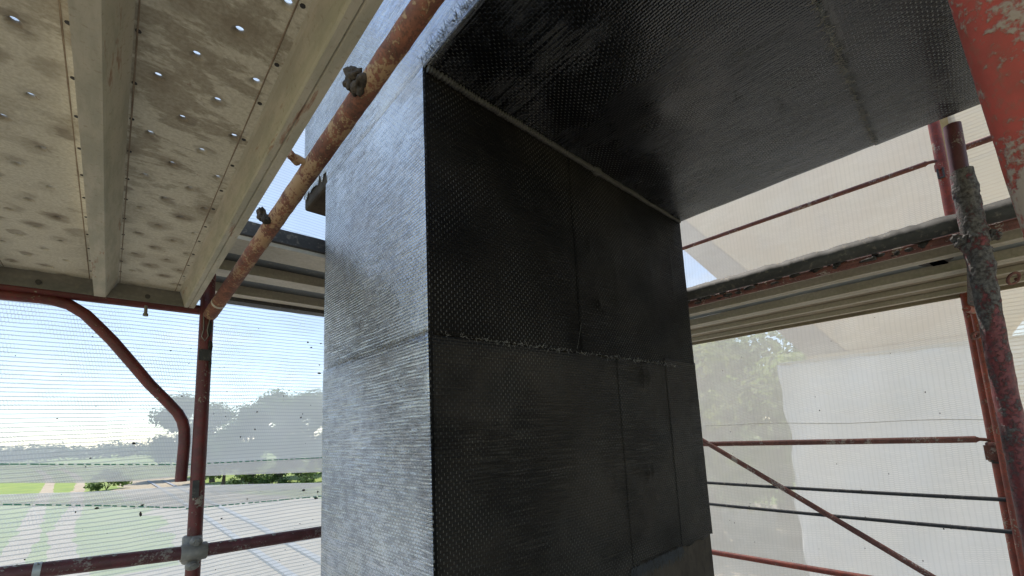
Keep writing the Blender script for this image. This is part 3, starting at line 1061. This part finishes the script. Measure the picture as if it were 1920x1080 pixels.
def deck_plank(label, plate, cols, starts, right_lip, left_lip, yend=YF):
    t = thing('scaffold_plank', label, 'scaffold plank', (0, 0, ZP), GP)
    b = MB()
    hole_plate(b, plate[0], plate[1], YN, yend, ZP, cols, .1775, starts)
    build('plate', b, M_plank, t)
    L = (0, 0, ZP)
    # webs and lips, folded sheet
    if right_lip:
        xb_, xe = right_lip
        b = MB()
        prof = [(plate[1], ZP), (plate[1] + .004, ZP - .006), (xb_ - .003, ZL + .004), (xb_, ZL), (xb_ + .011, ZL), (xb_ + .0125, ZL + .003), (xb_ + .0145, ZL),
                (xe, ZL), (xe, ZL + .022)]
        b.grid(lambda u, v: (prof[round(u * (len(prof) - 1))][0], YN + (yend - YN) * v, prof[round(u * (len(prof) - 1))][1]), len(prof) - 1, 30, False)
        build('side_channel', b, M_web, t, solid=.0022, flip=True)
    if left_lip:
        xe, xb_ = left_lip
        b = MB()
        prof = [(xe, ZL + .022), (xe, ZL), (xb_, ZL), (xb_ + .003, ZL + .004), (plate[0] - .004, ZP - .006), (plate[0], ZP)]
        b.grid(lambda u, v: (prof[round(u * (len(prof) - 1))][0], YN + (yend - YN) * v, prof[round(u * (len(prof) - 1))][1]), len(prof) - 1, 30, False)
        build('side_channel', b, M_web, t, solid=.0022, flip=True)
    # weld beads along the plate and the row of small drain holes
    b = MB()
    for xw in (plate[0] + .003, plate[1] - .016):
        b.line((xw, YN, ZP), (xw + .002, yend, ZP), .0012, 40, n=5, cap=False, jit=.001)
    build('weld_bead', b, M_weld, t)
    b = MB()
    plugs(b, plate[0] + .005 if left_lip else plate[0] + .02, -.3, yend - .03, ZP, .118)
    plugs(b, plate[1] - .008, -.25, yend - .03, ZP, .118)
    build('drain_hole', b, M_fleck, t, kind='stuff')
    # end plate hooking over the transom
    b = MB()
    xa_, xb2 = plate[0] - (.033 if left_lip else .001), plate[1] + (.0215 if right_lip else .001)
    b.prism([(plate[0] + .002, ZP - .002), (plate[1] - .002, ZP - .002), (xb2, ZL + .001), (xa_, ZL + .001)], 'y', yend - .006, yend - .002)
    build('end_plate', b, M_endplate, t)
    b = MB()
    for xq in (plate[0] + .085,):
        b.line((xq, yend - .006, ZP - .038), (xq, yend - .011, ZP - .038), .008, n=10)
    build('bolt', b, M_galv_dark, t)
    return t


deck_plank('stained overhead plank nearest the rusty brace, between the centre rib and the open edge', (-.006, .174),
           [.027, .068, .109, .150], [.847, .76, .849, .76], (.193, .223), (-.066, -.036))
deck_plank('stained overhead plank left of the centre rib with rings round its holes', (-.2855, -.0668),
           [-.256, -.214, -.172, -.130], [.944, 1.04, .951, 1.03], None, (-.346, -.316))
deck_plank('stained overhead plank outermost, cut by the left edge of the picture', (-.57, -.351),
           [-.54, -.50, -.458, -.416], [.944, 1.04, .951, 1.03], None, (-.63, -.60))


def long_plank(label, group, axis, a0, a1, lips, z, mplate, mlip, zlip=.045, loc=None, slot=None, near_mat=None):
    """plain plank seen edge-on from below; lips = (near lip a,b, far lip a,b) across; the run is a0..a1"""
    na, nb_, fa, fb = lips
    def P(c, r, zz_):
        return (r, c, zz_) if axis == 'x' else (c, r, zz_)
    t = thing('scaffold_plank', label, 'scaffold plank', P((na + fb) / 2, (a0 + a1) / 2, Z(z)), group)
    zz_ = Z(z)
    def sheet(nm, prof, mat, flip=True):
        b = MB()
        b.grid(lambda u, v: P(prof[round(u * (len(prof) - 1))][0] + .0015 * mnoise.noise(Vector((v * 9, u * 3, na * 5))), a0 + (a1 - a0) * v,
                              prof[round(u * (len(prof) - 1))][1] + .0012 * mnoise.noise(Vector((v * 13, u * 3, 2)))), len(prof) - 1, 24, False)
        return build(nm, b, mat, t, solid=.003, flip=flip)
    sheet('plate', [(nb_ - .002, zz_ + zlip), (fa + .002, zz_ + zlip)], mplate)
    sheet('near_lip', [(na, zz_ + .012), (na, zz_), (nb_, zz_), (nb_, zz_ + zlip)], near_mat or mlip)
    sheet('far_lip', [(fa, zz_ + zlip), (fa, zz_), (fb, zz_), (fb, zz_ + .012)], mlip)
    b = MB()
    b.box(P(na - .002, a0, zz_ + .014), P(na + .004, a1, zz_ + zlip + .012)) if axis == 'y' else b.box((a0, na - .002, zz_ + .014), (a1, na + .004, zz_ + zlip + .012))
    build('side_web', b, M_galv_dark, t)
    if slot:
        b = MB()
        (s0, s1, c0, c1) = slot
        n = 24
        pts = []
        for k in range(n):
            an = 2 * math.pi * k / n
            hx, hy = (s1 - s0) / 2, (c1 - c0) / 2
            cx_ = (s0 + s1) / 2 + (hx - hy) * (1 if math.cos(an) > 0 else -1) + hy * math.cos(an)
            cy_ = (c0 + c1) / 2 + hy * math.sin(an)
            pts.append(P(cy_, cx_, zz_ + zlip - .003))
        b.add(pts, [tuple(range(n))])
        build('hand_slot', b, M_fleck, t, solid=.006)
    return t


GB = 'planks of the deck behind the pier'
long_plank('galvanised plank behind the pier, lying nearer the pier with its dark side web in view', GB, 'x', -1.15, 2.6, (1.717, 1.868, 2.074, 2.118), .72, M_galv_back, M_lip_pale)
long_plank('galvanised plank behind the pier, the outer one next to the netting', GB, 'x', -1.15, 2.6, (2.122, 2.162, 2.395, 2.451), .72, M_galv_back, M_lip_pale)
t = thing('toe_beam', 'dark steel edge beam behind the pier under the outer galvanised plank', 'steel beam', (1.4, 2.49, Z(.71)))
b = MB(); b.box((-1.15, 2.458, Z(.70)), (2.6, 2.53, Z(.735)))
build('flange', b, M_galv_dark, t)
b = MB(); b.box((-1.15, 2.49, Z(.736)), (2.6, 2.50, Z(.80)))
build('web', b, M_galv_dark, t)
b = MB()
b.box((-1.15, 1.706, Z(.735)), (2.6, 1.714, Z(.79)))
build('toe_board', b, M_galv_dark, label='dark toe board along the inner edge of the deck behind the pier', cat='toe board', bevel=.002)

GR = 'planks of the deck right of the pier'
YR0, YR1 = -1.3, 1.95
long_plank('grey-green plank right of the pier, innermost, beside the mud-caked rail', GR, 'y', YR0, YR1, (2.19, 2.20, 2.327, 2.356), .587, M_galv, M_lip_pale, .04)
long_plank('grey-green plank right of the pier with an oval hand slot near its end', GR, 'y', YR0, YR1, (2.36, 2.387, 2.618, 2.66), .587, M_galv, M_lip_pale, .04,
           slot=(.005, .115, 2.42, 2.60))
t = thing('scaffold_plank', 'dusty beige ribbed plank right of the pier, outermost of that deck', 'scaffold plank', (3.0, .3, Z(.587)), GR)
ribx = [2.665, 2.71, 2.895, 2.925, 3.15, 3.185, 3.30, 3.315]
for i in range(0, 8, 2):
    b = MB(); b.box((ribx[i], YR0, Z(.587)), (ribx[i + 1], YR1, Z(.615)))
    build('rib', b, M_lip_pale if i < 6 else M_beige_ply, t, bevel=.003)
b = MB(); b.box((2.664, YR0, Z(.6155)), (3.316, YR1, Z(.63)))
build('board', b, M_beige_ply, t)
t = thing('toe_board', 'dark mud-topped toe board along the inner edge of the deck right of the pier', 'toe board', (2.07, .4, Z(.62)))
b = MB()
b.grid(lambda u, v: V(2.066, YR0 + (YR1 - YR0) * u, .594 + v * (.062 + .006 * mnoise.noise(Vector((u * 60, 0, 0))) + .004 * mnoise.noise(Vector((u * 190, 0, 0))))), 200, 1)
build('board', b, M_galv_dark, t, solid=.02, flip=True)
t = thing('ledger_tube', 'rusty mud-caked ledger tube under the toe board right of the pier', 'ledger tube', (2.11, .4, Z(.575)))
b = MB()
b.line(V(2.125, -.2, .590), V(2.125, YR1, .590), .021, 60, n=14, jit=.002, js=30)
build('tube', b, M_thin_rust, t)
b = MB()
for i in range(130):
    y = rnd.uniform(-.02, 1.5)
    b.blob(V(2.105 + rnd.uniform(-.015, .02), y, .592 + rnd.uniform(-.012, .014)), (.011 * rnd.uniform(.5, 1.2), .016 * rnd.uniform(.5, 1.6), .011 * rnd.uniform(.5, 1.2)), .5, 50, 1)
build('mud_crust', b, M_mud, t, kind='stuff')


# the boards underfoot: one lift lower, out of view below the frame edge
b = MB()
for (xa, xb_, ya, yb) in ((-1.05, .23, -1.3, 2.1), (.24, 2.0, -1.3, .60), (2.04, 3.31, -1.3, 1.95), (.3, 2.6, 1.72, 2.5)):
    n = max(1, round((xb_ - xa) / .32)) if yb - ya > xb_ - xa else max(1, round((yb - ya) / .32))
    for k in range(n):
        if yb - ya > xb_ - xa:
            w_ = (xb_ - xa) / n
            b.box((xa + k * w_ + .004, ya, Z(-1.50)), (xa + (k + 1) * w_ - .004, yb, Z(-1.45)))
        else:
            w_ = (yb - ya) / n
            b.box((xa, ya + k * w_ + .004, Z(-1.50)), (xb_, ya + (k + 1) * w_ - .004, Z(-1.45)))
build('floor', b, M_galv, kind='structure')

# ================================================================== LEFT SCAFFOLD FRAME
fr = thing('portal_scaffold', 'dark red portal scaffold frame under the far end of the overhead deck', 'scaffold frame', (.256, 2.12, 0))
b = MB()
b.line(V(.250, 2.1, -2.6), V(.2685, 2.1, .70), .0245, 40, n=20, jit=.0006)
build('post', b, M_red_post, fr)
b = MB()
b.line(V(-1.0, 2.122, .545), V(.245, 2.122, .545), .020, 30, n=16, jit=.0005)
build('transom', b, M_red_post, fr)
g = [(-1.0, .49), (-.40, .512), (-.287, .518), (-.20, .5195), (-.167, .518), (-.126, .507), (-.085, .479), (-.049, .438), (-.009, .391), (.05, .310),
     (.103, .236), (.16, .168), (.193, .126), (.209, .094), (.217, .06), (.219, .01), (.2165, -.06), (.214, -.138)]
b = MB()
b.tube([V(x, 2.128, z) for x, z in g], .0195, n=16, jit=.0005)
build('gusset_tube', b, M_red_post, fr)
b = MB()
b.box((.243, 2.071, Z(.33)), (.283, 2.0745, Z(.375)))
build('rating_plate', b, M_galv_dark, fr, bevel=.002)
b = MB()
b.tube([V(.254, 2.074, .52), V(.256, 2.073, .455), V(.250, 2.073, .425), V(.262, 2.073, .41), V(.272, 2.073, .43), V(.268, 2.073, .455), V(.278, 2.074, .52)], .0022, n=6)
build('lock_spring', b, M_clamp, fr)
b = MB()
b.box((.2445, 2.0715, Z(-.20)), (.2665, 2.0745, Z(-.135)))
build('rating_plate', b, M_galv_dark, fr, bevel=.002)
b = MB()
b.line(V(.077, 2.098, .53), V(.077, 2.098, .497), .0055, n=10)
b.line(V(.077, 2.098, .500), V(.077, 2.098, .490), .009, n=6)
build('bolt', b, M_clamp, fr)
for p in (V(.277, 2.08, .455), V(.283, 2.082, .32), V(.28, 2.079, .39)):
    b = MB()
    b.blob(p, (.008, .008, .03), .5, 40)
    build('mud_crust', b, M_mud, fr)

lt = thing('ledger_tube', 'dark red ledger tube clamped to the left post, flaking grey cement', 'ledger tube', (.1, 2.05, Z(-.39)))
LA, LB = V(-1.2, 2.048, -.285), V(.258, 2.048, -.392)
LC = V(1.6, 2.048, -.432)
b = MB()
b.line(LA, LB, .0235, 40, n=18, jit=.0009)
b.line(LB, LC, .0235, 40, n=18, jit=.0012)
build('tube', b, M_red_tube, lt)
b = MB()
for i in range(26):
    t_ = rnd.uniform(.05, .6)
    p = (LA.lerp(LB, rnd.uniform(.5, 1)) if i < 9 else LB.lerp(LC, t_))
    b.blob(p + Vector((0, -.010 * rnd.random(), .019)), (.012 * rnd.uniform(.4, 1.4), .010, .005), .5, 60, 1)
build('cement_flake', b, M_clamp, lt, kind='stuff')
b = MB()
p0 = LA.lerp(LB, (-.14 + 1.2) / 1.458)
dirn = (LB - LA).normalized()
b.line(p0 - dirn * .009, p0 + dirn * .009, .0248, n=18)
build('tape_band', b, M_tape, lt)

cp = thing('pipe_clamp', 'cast grey clamp joining the ledger tube to the left post', 'pipe clamp', (.256, 2.06, Z(-.395)))
b = MB()
c0 = V(.256, 2.048, -.392)
ux = (LC - LB).normalized()
b.tube([c0 - ux * .040, c0 - ux * .036, c0 + ux * .036, c0 + ux * .040], .031, n=20, rf=lambda t, a: .028 if t in (0, 1) else .0315)
build('ledger_jaw', b, M_clamp, cp)
b = MB()
b.tube([V(.256, 2.1, -.44), V(.256, 2.1, -.435), V(.256, 2.1, -.345), V(.256, 2.1, -.34)], .031, n=20, rf=lambda t, a: .028 if t in (0, 1) else .032)
build('post_jaw', b, M_clamp, cp)
for dz, dx in ((.036, .004), (-.045, -.004)):
    b = MB()
    b.blob(c0 + Vector((dx, -.004, dz)), (.022, .022, .019), .15, 30)
    build('lug', b, M_clamp, cp)
    b = MB()
    b.line(c0 + Vector((dx, -.018, dz)), c0 + Vector((dx, -.034, dz)), .0125, n=6)
    b.line(c0 + Vector((dx, -.030, dz)), c0 + Vector((dx, -.043, dz)), .006, n=10)
    build('nut', b, M_clamp, cp)

# rusty diagonal brace that rises toward the camera
bt = thing('brace_tube', 'rusty mud-spotted brace tube crossing in front of the overhead deck edge', 'brace tube', (.3, 1.4, Z(.6)))
BA, BB = V(.2715, 2.040, .511), V(.412, .635, .841)
BE = BB + (BB - BA) * .35
b = MB()
b.line(BA, BE, .0235, 120, n=20, jit=.0016, js=34)
build('tube', b, M_rust_brace, bt)
for t_, dx, s_ in ((.845, -.028, .95), (.47, -.034, .75)):
    b = MB()
    p = BA.lerp(BB, t_)
    b.blob(p + Vector((dx, .02, .012)), (.016 * s_, .024 * s_, .026 * s_), .9, 60, 4)
    b.blob(p + Vector((dx + .006, .0, -.008)), (.013 * s_, .02 * s_, .018 * s_), .9, 70, 3)
    build('mud_lump', b, M_mudb, bt)
b = MB()
p = BA.lerp(BB, .645)
b.line(p, p + Vector((-.045, -.006, .004)), .009, 6, n=10, jit=.002)
b.line(p + Vector((-.035, .015, .004)), p + Vector((-.062, -.01, .008)), .011, 6, n=8, jit=.003)
build('stub', b, M_rust_brace, bt)
b = MB()
p = BA.lerp(BB, .075)
d_ = (BB - BA).normalized()
b.line(p - d_ * .006, p + d_ * .006, .0243, n=18)
build('tape_band', b, M_lip_pale, bt)

# ================================================================== RIGHT SCAFFOLD
fr2 = thing('portal_scaffold', 'muddy red scaffold frame right of the pier, its inner post caked in cement', 'scaffold frame', (2.03, -.05, 0))
b = MB()
b.line(V(2.03, -.045, .74), V(2.03, -.048, .945), .0225, 10, n=20, jit=.0012)
build('spigot', b, M_red_tube, fr2)
b = MB()
def postr(t_, a):
    return .0265 + (.0035 if t_ < .55 else .002)
N = 160
b.tube([V(2.035 - .005 * i / N, -.055 + .007 * i / N, -2.3 + 3.07 * i / N) for i in range(N + 1)], .029, n=28, jit=.0035, js=24, rf=postr)
build('post', b, M_mudpost, fr2)
b = MB()
def fbm(p):
    return mnoise.noise(p) * .55 + mnoise.noise(p * 2.1) * .3 + mnoise.noise(p * 4.3) * .2 + mnoise.noise(p * 9) * .1


vs, fs = [], []
NZ, NA = 150, 48
for i in range(NZ + 1):
    z = .26 + .52 * i / NZ
    w = max(0.0, 1 - abs(z - .53) / .27)
    for k in range(NA):
        an = 6.2832 * k / NA
        p = Vector((math.cos(an) * .03, math.sin(an) * .03, z))
        r_ = .0265 + .015 * w * max(-.3, fbm(p * 26 + Vector((3, 0, 0))) + .12) + .004 * w + .008 * math.exp(-((z - .71) / .02) ** 2) * (fbm(p * 30) + .5)
        vs.append(V(2.0305 + math.cos(an) * r_, -.0505 + math.sin(an) * r_, z))
for i in range(NZ):
    for k in range(NA):
        k2 = (k + 1) % NA
        fs.append((i * NA + k, i * NA + k2, (i + 1) * NA + k2, (i + 1) * NA + k))
b.add(vs, fs, True)
for (cx_, cy_, cz_, rr_) in ((2.035, -.03, .545, .036), (2.07, -.04, .53, .03), (2.05, -.06, .50, .026), (2.10, -.035, .545, .024), (2.045, -.05, .60, .022), (2.075, -.09, .55, .022)):
    bm = bmesh.new()
    bmesh.ops.create_icosphere(bm, subdivisions=4, radius=1.0)
    vs = []
    for v in bm.verts:
        d = v.co.normalized()
        q = Vector((cx_, cy_, cz_)) + d * rr_
        vs.append(V(*(Vector((cx_, cy_, cz_)) + d * rr_ * (.75 + 1.1 * fbm(q * 30)))))
    b.add(vs, [tuple(v.index for v in f.verts) for f in bm.faces], True)
    bm.free()
build('cement_crust', b, M_mudpost, fr2, kind='stuff')
b = MB()
b.line(V(3.30, -.012, -2.3), V(3.30, -.012, 2.6), .0245, 60, n=18, jit=.001)
build('outer_post', b, M_orange_post, fr2)
b = MB()
b.line(V(3.235, -.03, -2.3), V(3.235, -.03, .50), .017, 40, n=16, jit=.0008)
build('side_tube', b, M_orange_post, fr2)
b = MB()
b.line(V(2.05, -.05, .548), V(3.30, -.03, .548), .021, 30, n=14, jit=.001)
build('transom', b, M_mudpost, fr2)
for c_, R_ in ((V(2.45, -.045, .472), .0165), (V(2.466, -.012, .280), .014), (V(2.36, -.130, .455), .020)):
    b = MB()
    b.torus(c_, R_, .0048, (.67, .73, .55), 22, 8)
    build('ring_eye', b, M_thin_rust, fr2)
    b = MB()
    b.line(c_ + Vector((R_, -.006, .0)), c_ + Vector((R_ + .05, -.012, 0)), .005, n=8)
    build('ring_stem', b, M_thin_rust, fr2)
b = MB()
b.line(V(2.43, -.002, .384), V(2.50, -.02, .384), .013, n=14)
build('stub', b, M_orange_post, fr2)
b = MB()
b.tube([V(3.30, -.012, -.275), V(3.30, -.012, -.27), V(3.30, -.012, -.18), V(3.30, -.012, -.175)], .034, n=16, rf=lambda t, a: .03 if t in (0, 1) else .035)
b.box((3.262, -.012, Z(-.262)), (3.30, .03, Z(-.19)))
build('collar', b, M_thin_rust, fr2)


def rail(label, z, x=3.3, y0=-.02, y1=2.2, r=.0145, mat=None, z1=None, bracket=True, group='guard rails right of the pier', beyond=None):
    t = thing('guard_rail', label, 'guard rail', (x, y1 / 2, Z(z)), group)
    z1 = z if z1 is None else z1
    b = MB()
    ys = y0 + (.07 if bracket else 0)
    b.line(V(x - .01, ys, z), V(x - .01, y1, z1), r, 40, n=14, jit=.0012)
    build('tube', b, mat or M_thin_rust, t)
    if bracket:
        b = MB()
        b.tube([V(x - .01, ys + .002, z), V(x - .01, ys - .012, z), V(x - .01, ys - .03, z - .002), V(x - .012, ys - .05, z - .008), V(x - .012, ys - .055, z - .03)], .009, n=10,
               rf=lambda t_, a: .0165 if t_ < .05 else .009)
        build('flattened_end', b, mat or M_thin_rust, t)
        b = MB()
        b.tube([V(x - .012, ys - .052, z - .028), V(x - .012, ys - .052, z - .03), V(x - .012, ys - .052, z - .065)], .02, n=12)
        build('socket', b, M_orange_post, t)
        b = MB()
        for k in (-.012, .010):
            b.line(V(x - .03, ys - .052 + k, z - .062), V(x - .03, ys - .052 + k, z - .115), .0045, n=8)
        b.line(V(x - .03, ys - .066, z - .115), V(x - .03, ys - .040, z - .115), .0055, n=8)
        build('wedge_pin', b, M_galv_dark, t)
    if beyond:
        b = MB()
        b.line(V(x - .02, -.10, z + .01), V(x - .02, -.32, z + .012), .017, 8, n=12, jit=.001)
        build('next_tube', b, M_thin_rust, t)
    return t


rail('thin rusty guard rail above the deck right of the pier', 1.371, beyond=True)
rail('rusty guard rail ending at the hooked bracket, level below the deck', -.160, r=.0175, z1=-.180)
rail('dull red guard rail lowest in the picture right of the pier', -.948, r=.0185, mat=M_orange_post, z1=-.955, bracket=False, y0=-.3)
t = thing('brace_rod', 'rusty diagonal brace rod falling to the right across the netting', 'brace rod', (3.22, .9, Z(-.5)))
b = MB()
A, Bq = V(3.25, 1.50, -.112), V(3.25, .309, -.872)
b.line(A, A + (Bq - A) * 1.7, .0165, 50, n=14, jit=.001)
build('tube', b, M_thin_rust, t)


def cable(label, z0, z1):
    t = thing('cable', label, 'cable', (3.26, .8, Z(z0)), 'black cables right of the pier')
    b = MB()
    b.tube([V(3.26, -.2 + 2.1 * i / 24, z0 + (z1 - z0) * i / 24 - .006 * math.sin(math.pi * i / 24)) for i in range(25)], .0105, n=10)
    build('sheath', b, M_rubber, t)
    for y in (1.18, .55, .2):
        b = MB()
        z = z0 + (z1 - z0) * (y + .2) / 2.1 - .004
        b.line(V(3.26, y - .002, z), V(3.26, y + .002, z), .0125, n=10)
        build('joint_ring', b, M_galv_dark, t)


cable('upper of two black cables strung across the netting right of the pier', -.452, -.448)
cable('lower of two black cables strung across the netting right of the pier', -.605, -.600)

# the near tube at the right edge
t = thing('scaffold_tube', 'chipped bright red scaffold tube very close at the right edge', 'scaffold tube', (.53, -.05, Z(.2)))
A, Bq = V(.4925, -.0225, .336), V(.537, -.036, .176)
ax = (A - Bq).normalized()
view = (A + Bq) / 2 - V(0, 0, 0)
sd = ax.cross(view).normalized()
off = sd * .0245
if off.dot(Rr) < 0:
    off = -off
b = MB()
b.line(A + off + ax * .5, Bq + off - ax * .28, .0242, 60, n=28, jit=.0006)
build('tube', b, M_big_post, t)


# ================================================================== SAFETY NETTING
def pl(pts, x):
    if x <= pts[0][0]:
        return pts[0][1]
    for (xa, za), (xb, zb) in zip(pts, pts[1:]):
        if x <= xb:
            return za + (zb - za) * (x - xa) / (xb - xa)
    return pts[-1][1]


NY = 2.75
def nety(x, z):
    return NY + .018 * mnoise.noise(Vector((x * 1.3, z * .8, 1))) + .006 * mnoise.noise(Vector((x * 5, z * 5, 2)))


up_edge = [(-3.2, -.03), (-.315, -.116), (-.065, -.145), (.135, -.155), (.288, -.154), (.946, -.197), (3.7, -.36)]
up_green = [(-3.2, .03), (-.32, -.041), (.0, -.070), (.286, -.095), (.945, -.112), (3.7, -.20)]
lo_edge = [(-3.2, -.10), (-.312, -.163), (-.05, -.186), (.15, -.196), (.30, -.200), (.947, -.260), (3.7, -.46)]
lo_green = [(-3.2, -.16), (-.308, -.212), (.0, -.262), (.263, -.310), (.948, -.338), (3.7, -.50)]
X_A, X_B = -3.2, 3.66


def net_panel(nm, label, mat, top, bot, nu, nv, group='safety netting beyond the left scaffold'):
    b = MB()
    def fn(u, v):
        x = X_A + (X_B - X_A) * u
        z = bot(x) + (top(x) - bot(x)) * v
        return V(x, nety(x, z), z)
    b.grid(fn, nu, nv)
    return build(nm, b, mat, label=label, cat='safety net', group=group)


def strip(nm, parent, mat, fa, fb, nu=120, nv=2, dy=.012, x0=X_A, x1=X_B):
    b = MB()
    def fn(u, v):
        x = x0 + (x1 - x0) * u
        z = fa(x) + (fb(x) - fa(x)) * v
        return V(x, nety(x, z) - dy, z)
    b.grid(fn, nu, nv)
    return build(nm, b, mat, parent)


n1 = net_panel('safety_net', 'white knitted safety net above the open slit, left of the pier', M_net_l, lambda x: 3.2, lambda x: pl(up_edge, x), 90, 60)
strip('hem', n1, M_net_hem, lambda x: pl(up_edge, x) - .001, lambda x: pl(up_green, x))
n2 = net_panel('safety_net', 'white knitted safety net below the open slit, left of the pier', M_net_l, lambda x: pl(lo_edge, x), lambda x: -3.2, 90, 50)
strip('hem', n2, M_net_hem, lambda x: pl(lo_green, x) + .004, lambda x: pl(lo_edge, x) + .001)


def dashes(nm, parent, fz, x0, x1, step=.028, hgt=.0028):
    b = MB()
    x = x0
    while x < x1:
        L = step * rnd.uniform(.5, .95)
        z = fz(x)
        b.grid(lambda u, v: V(x + L * u, nety(x + L * u, z) - .015, fz(x + L * u) + (v - .5) * 2 * hgt), 2, 1)
        x += step
    return build(nm, b, M_green_yarn, parent, kind='stuff')


dashes('green_yarn', n1, lambda x: pl(up_green, x), -.6, 1.15)
dashes('green_yarn', n2, lambda x: pl(lo_green, x) if x > .3 else pl(lo_green, x) + .01, -.6, 1.15, .03, .003)
# dirt caught in the mesh
def flecks(parent, n, z0, z1, seed, spots):
    r = random.Random(seed)
    b = MB()
    lst = [(x, z, s) for x, z, s in spots]
    for _ in range(n):
        lst.append((r.uniform(-.55, 1.05), r.uniform(z0, z1), r.uniform(.0018, .0042)))
    for x, z, s in lst:
        s *= .75
        b.blob((x, nety(x, z) - .010, Z(z)), (s * r.uniform(.6, 1.8), .003, s * r.uniform(.7, 1.8)), .6, 200, 1)
    build('dirt_fleck', b, M_fleck, parent, kind='stuff')
flecks(n1, 46, -.1, .7, 3, [(.86, .585, .009), (.93, .40, .010), (.37, .30, .008), (.09, .02, .010), (.88, .555, .006), (.83, .13, .007), (.93, .45, .006)])
flecks(n2, 30, -.75, -.25, 4, [(.135, -.27, .008), (.13, -.31, .009), (.85, -.29, .012), (.93, -.31, .010), (.92, -.345, .010), (.63, -.55, .008), (-.02, -.26, .007)])

# right side netting, in the plane x = 3.7
NX = 3.72
def netx(y, z):
    return NX + .03 * mnoise.noise(Vector((y * 1.2, z * .7, 5))) + .005 * mnoise.noise(Vector((y * 6, z * 3, 6)))


b = MB()
b.grid(lambda u, v: V(netx(-.05 + 2.8 * u, -3.2 + 6.4 * v), -.05 + 2.8 * u, -3.2 + 6.4 * v), 80, 90)
n3 = build('safety_net', b, M_net_r, label='pale safety net right of the pier with upright yarn lines', cat='safety net', group='safety netting right of the pier')
b = MB()
z = -1.6
while z < .12:
    L = rnd.uniform(.02, .05)
    b.grid(lambda u, v: V(netx(.0, z) - .012, -.025 + .012 * u + .008 * math.sin(z * 14) - (z - .04) * -.0, z + L * v), 1, 2)
    z += .058
build('green_yarn', b, M_green_yarn, n3, kind='stuff')
b = MB()
for (za, sl) in ((.74, .05), (-.06, .02), (-.70, .0)):
    b = MB()
    b.tube([V(netx(y_, za) - .006, y_, za + sl * (y_ - .5) + .006 * math.sin(y_ * 7)) for y_ in [i * .06 for i in range(28)]], .0022, n=5, cap=False)
    build('seam', b, M_lip_pale, n3)
b = MB()
r = random.Random(8)
for _ in range(26):
    y, z = r.uniform(.1, 1.5), r.uniform(-1.2, .7)
    s = r.uniform(.002, .004)
    b.blob((netx(y, z) - .01, y, Z(z)), (.003, s, s * 1.4), .6, 150, 1)
build('dirt_fleck', b, M_fleck, n3, kind='stuff')
b = MB()
b.grid(lambda u, v: V(NX - .04 + .02 * mnoise.noise(Vector((u * 3, v * 8, 1))), -.075 - 2.6 * u, -3.2 + 6.2 * v), 30, 60)
n4 = build('safety_net', b, M_net_f, label='cream denser safety net behind the red posts at the right edge', cat='safety net', group='safety netting right of the pier')
b = MB()
b.grid(lambda u, v: V(NX - .02, -.09 + .075 * u + .02 * mnoise.noise(Vector((0, v * 6, 3))), .9 + 1.3 * v), 3, 30)
build('stained_border', b, M_ochre, n4)
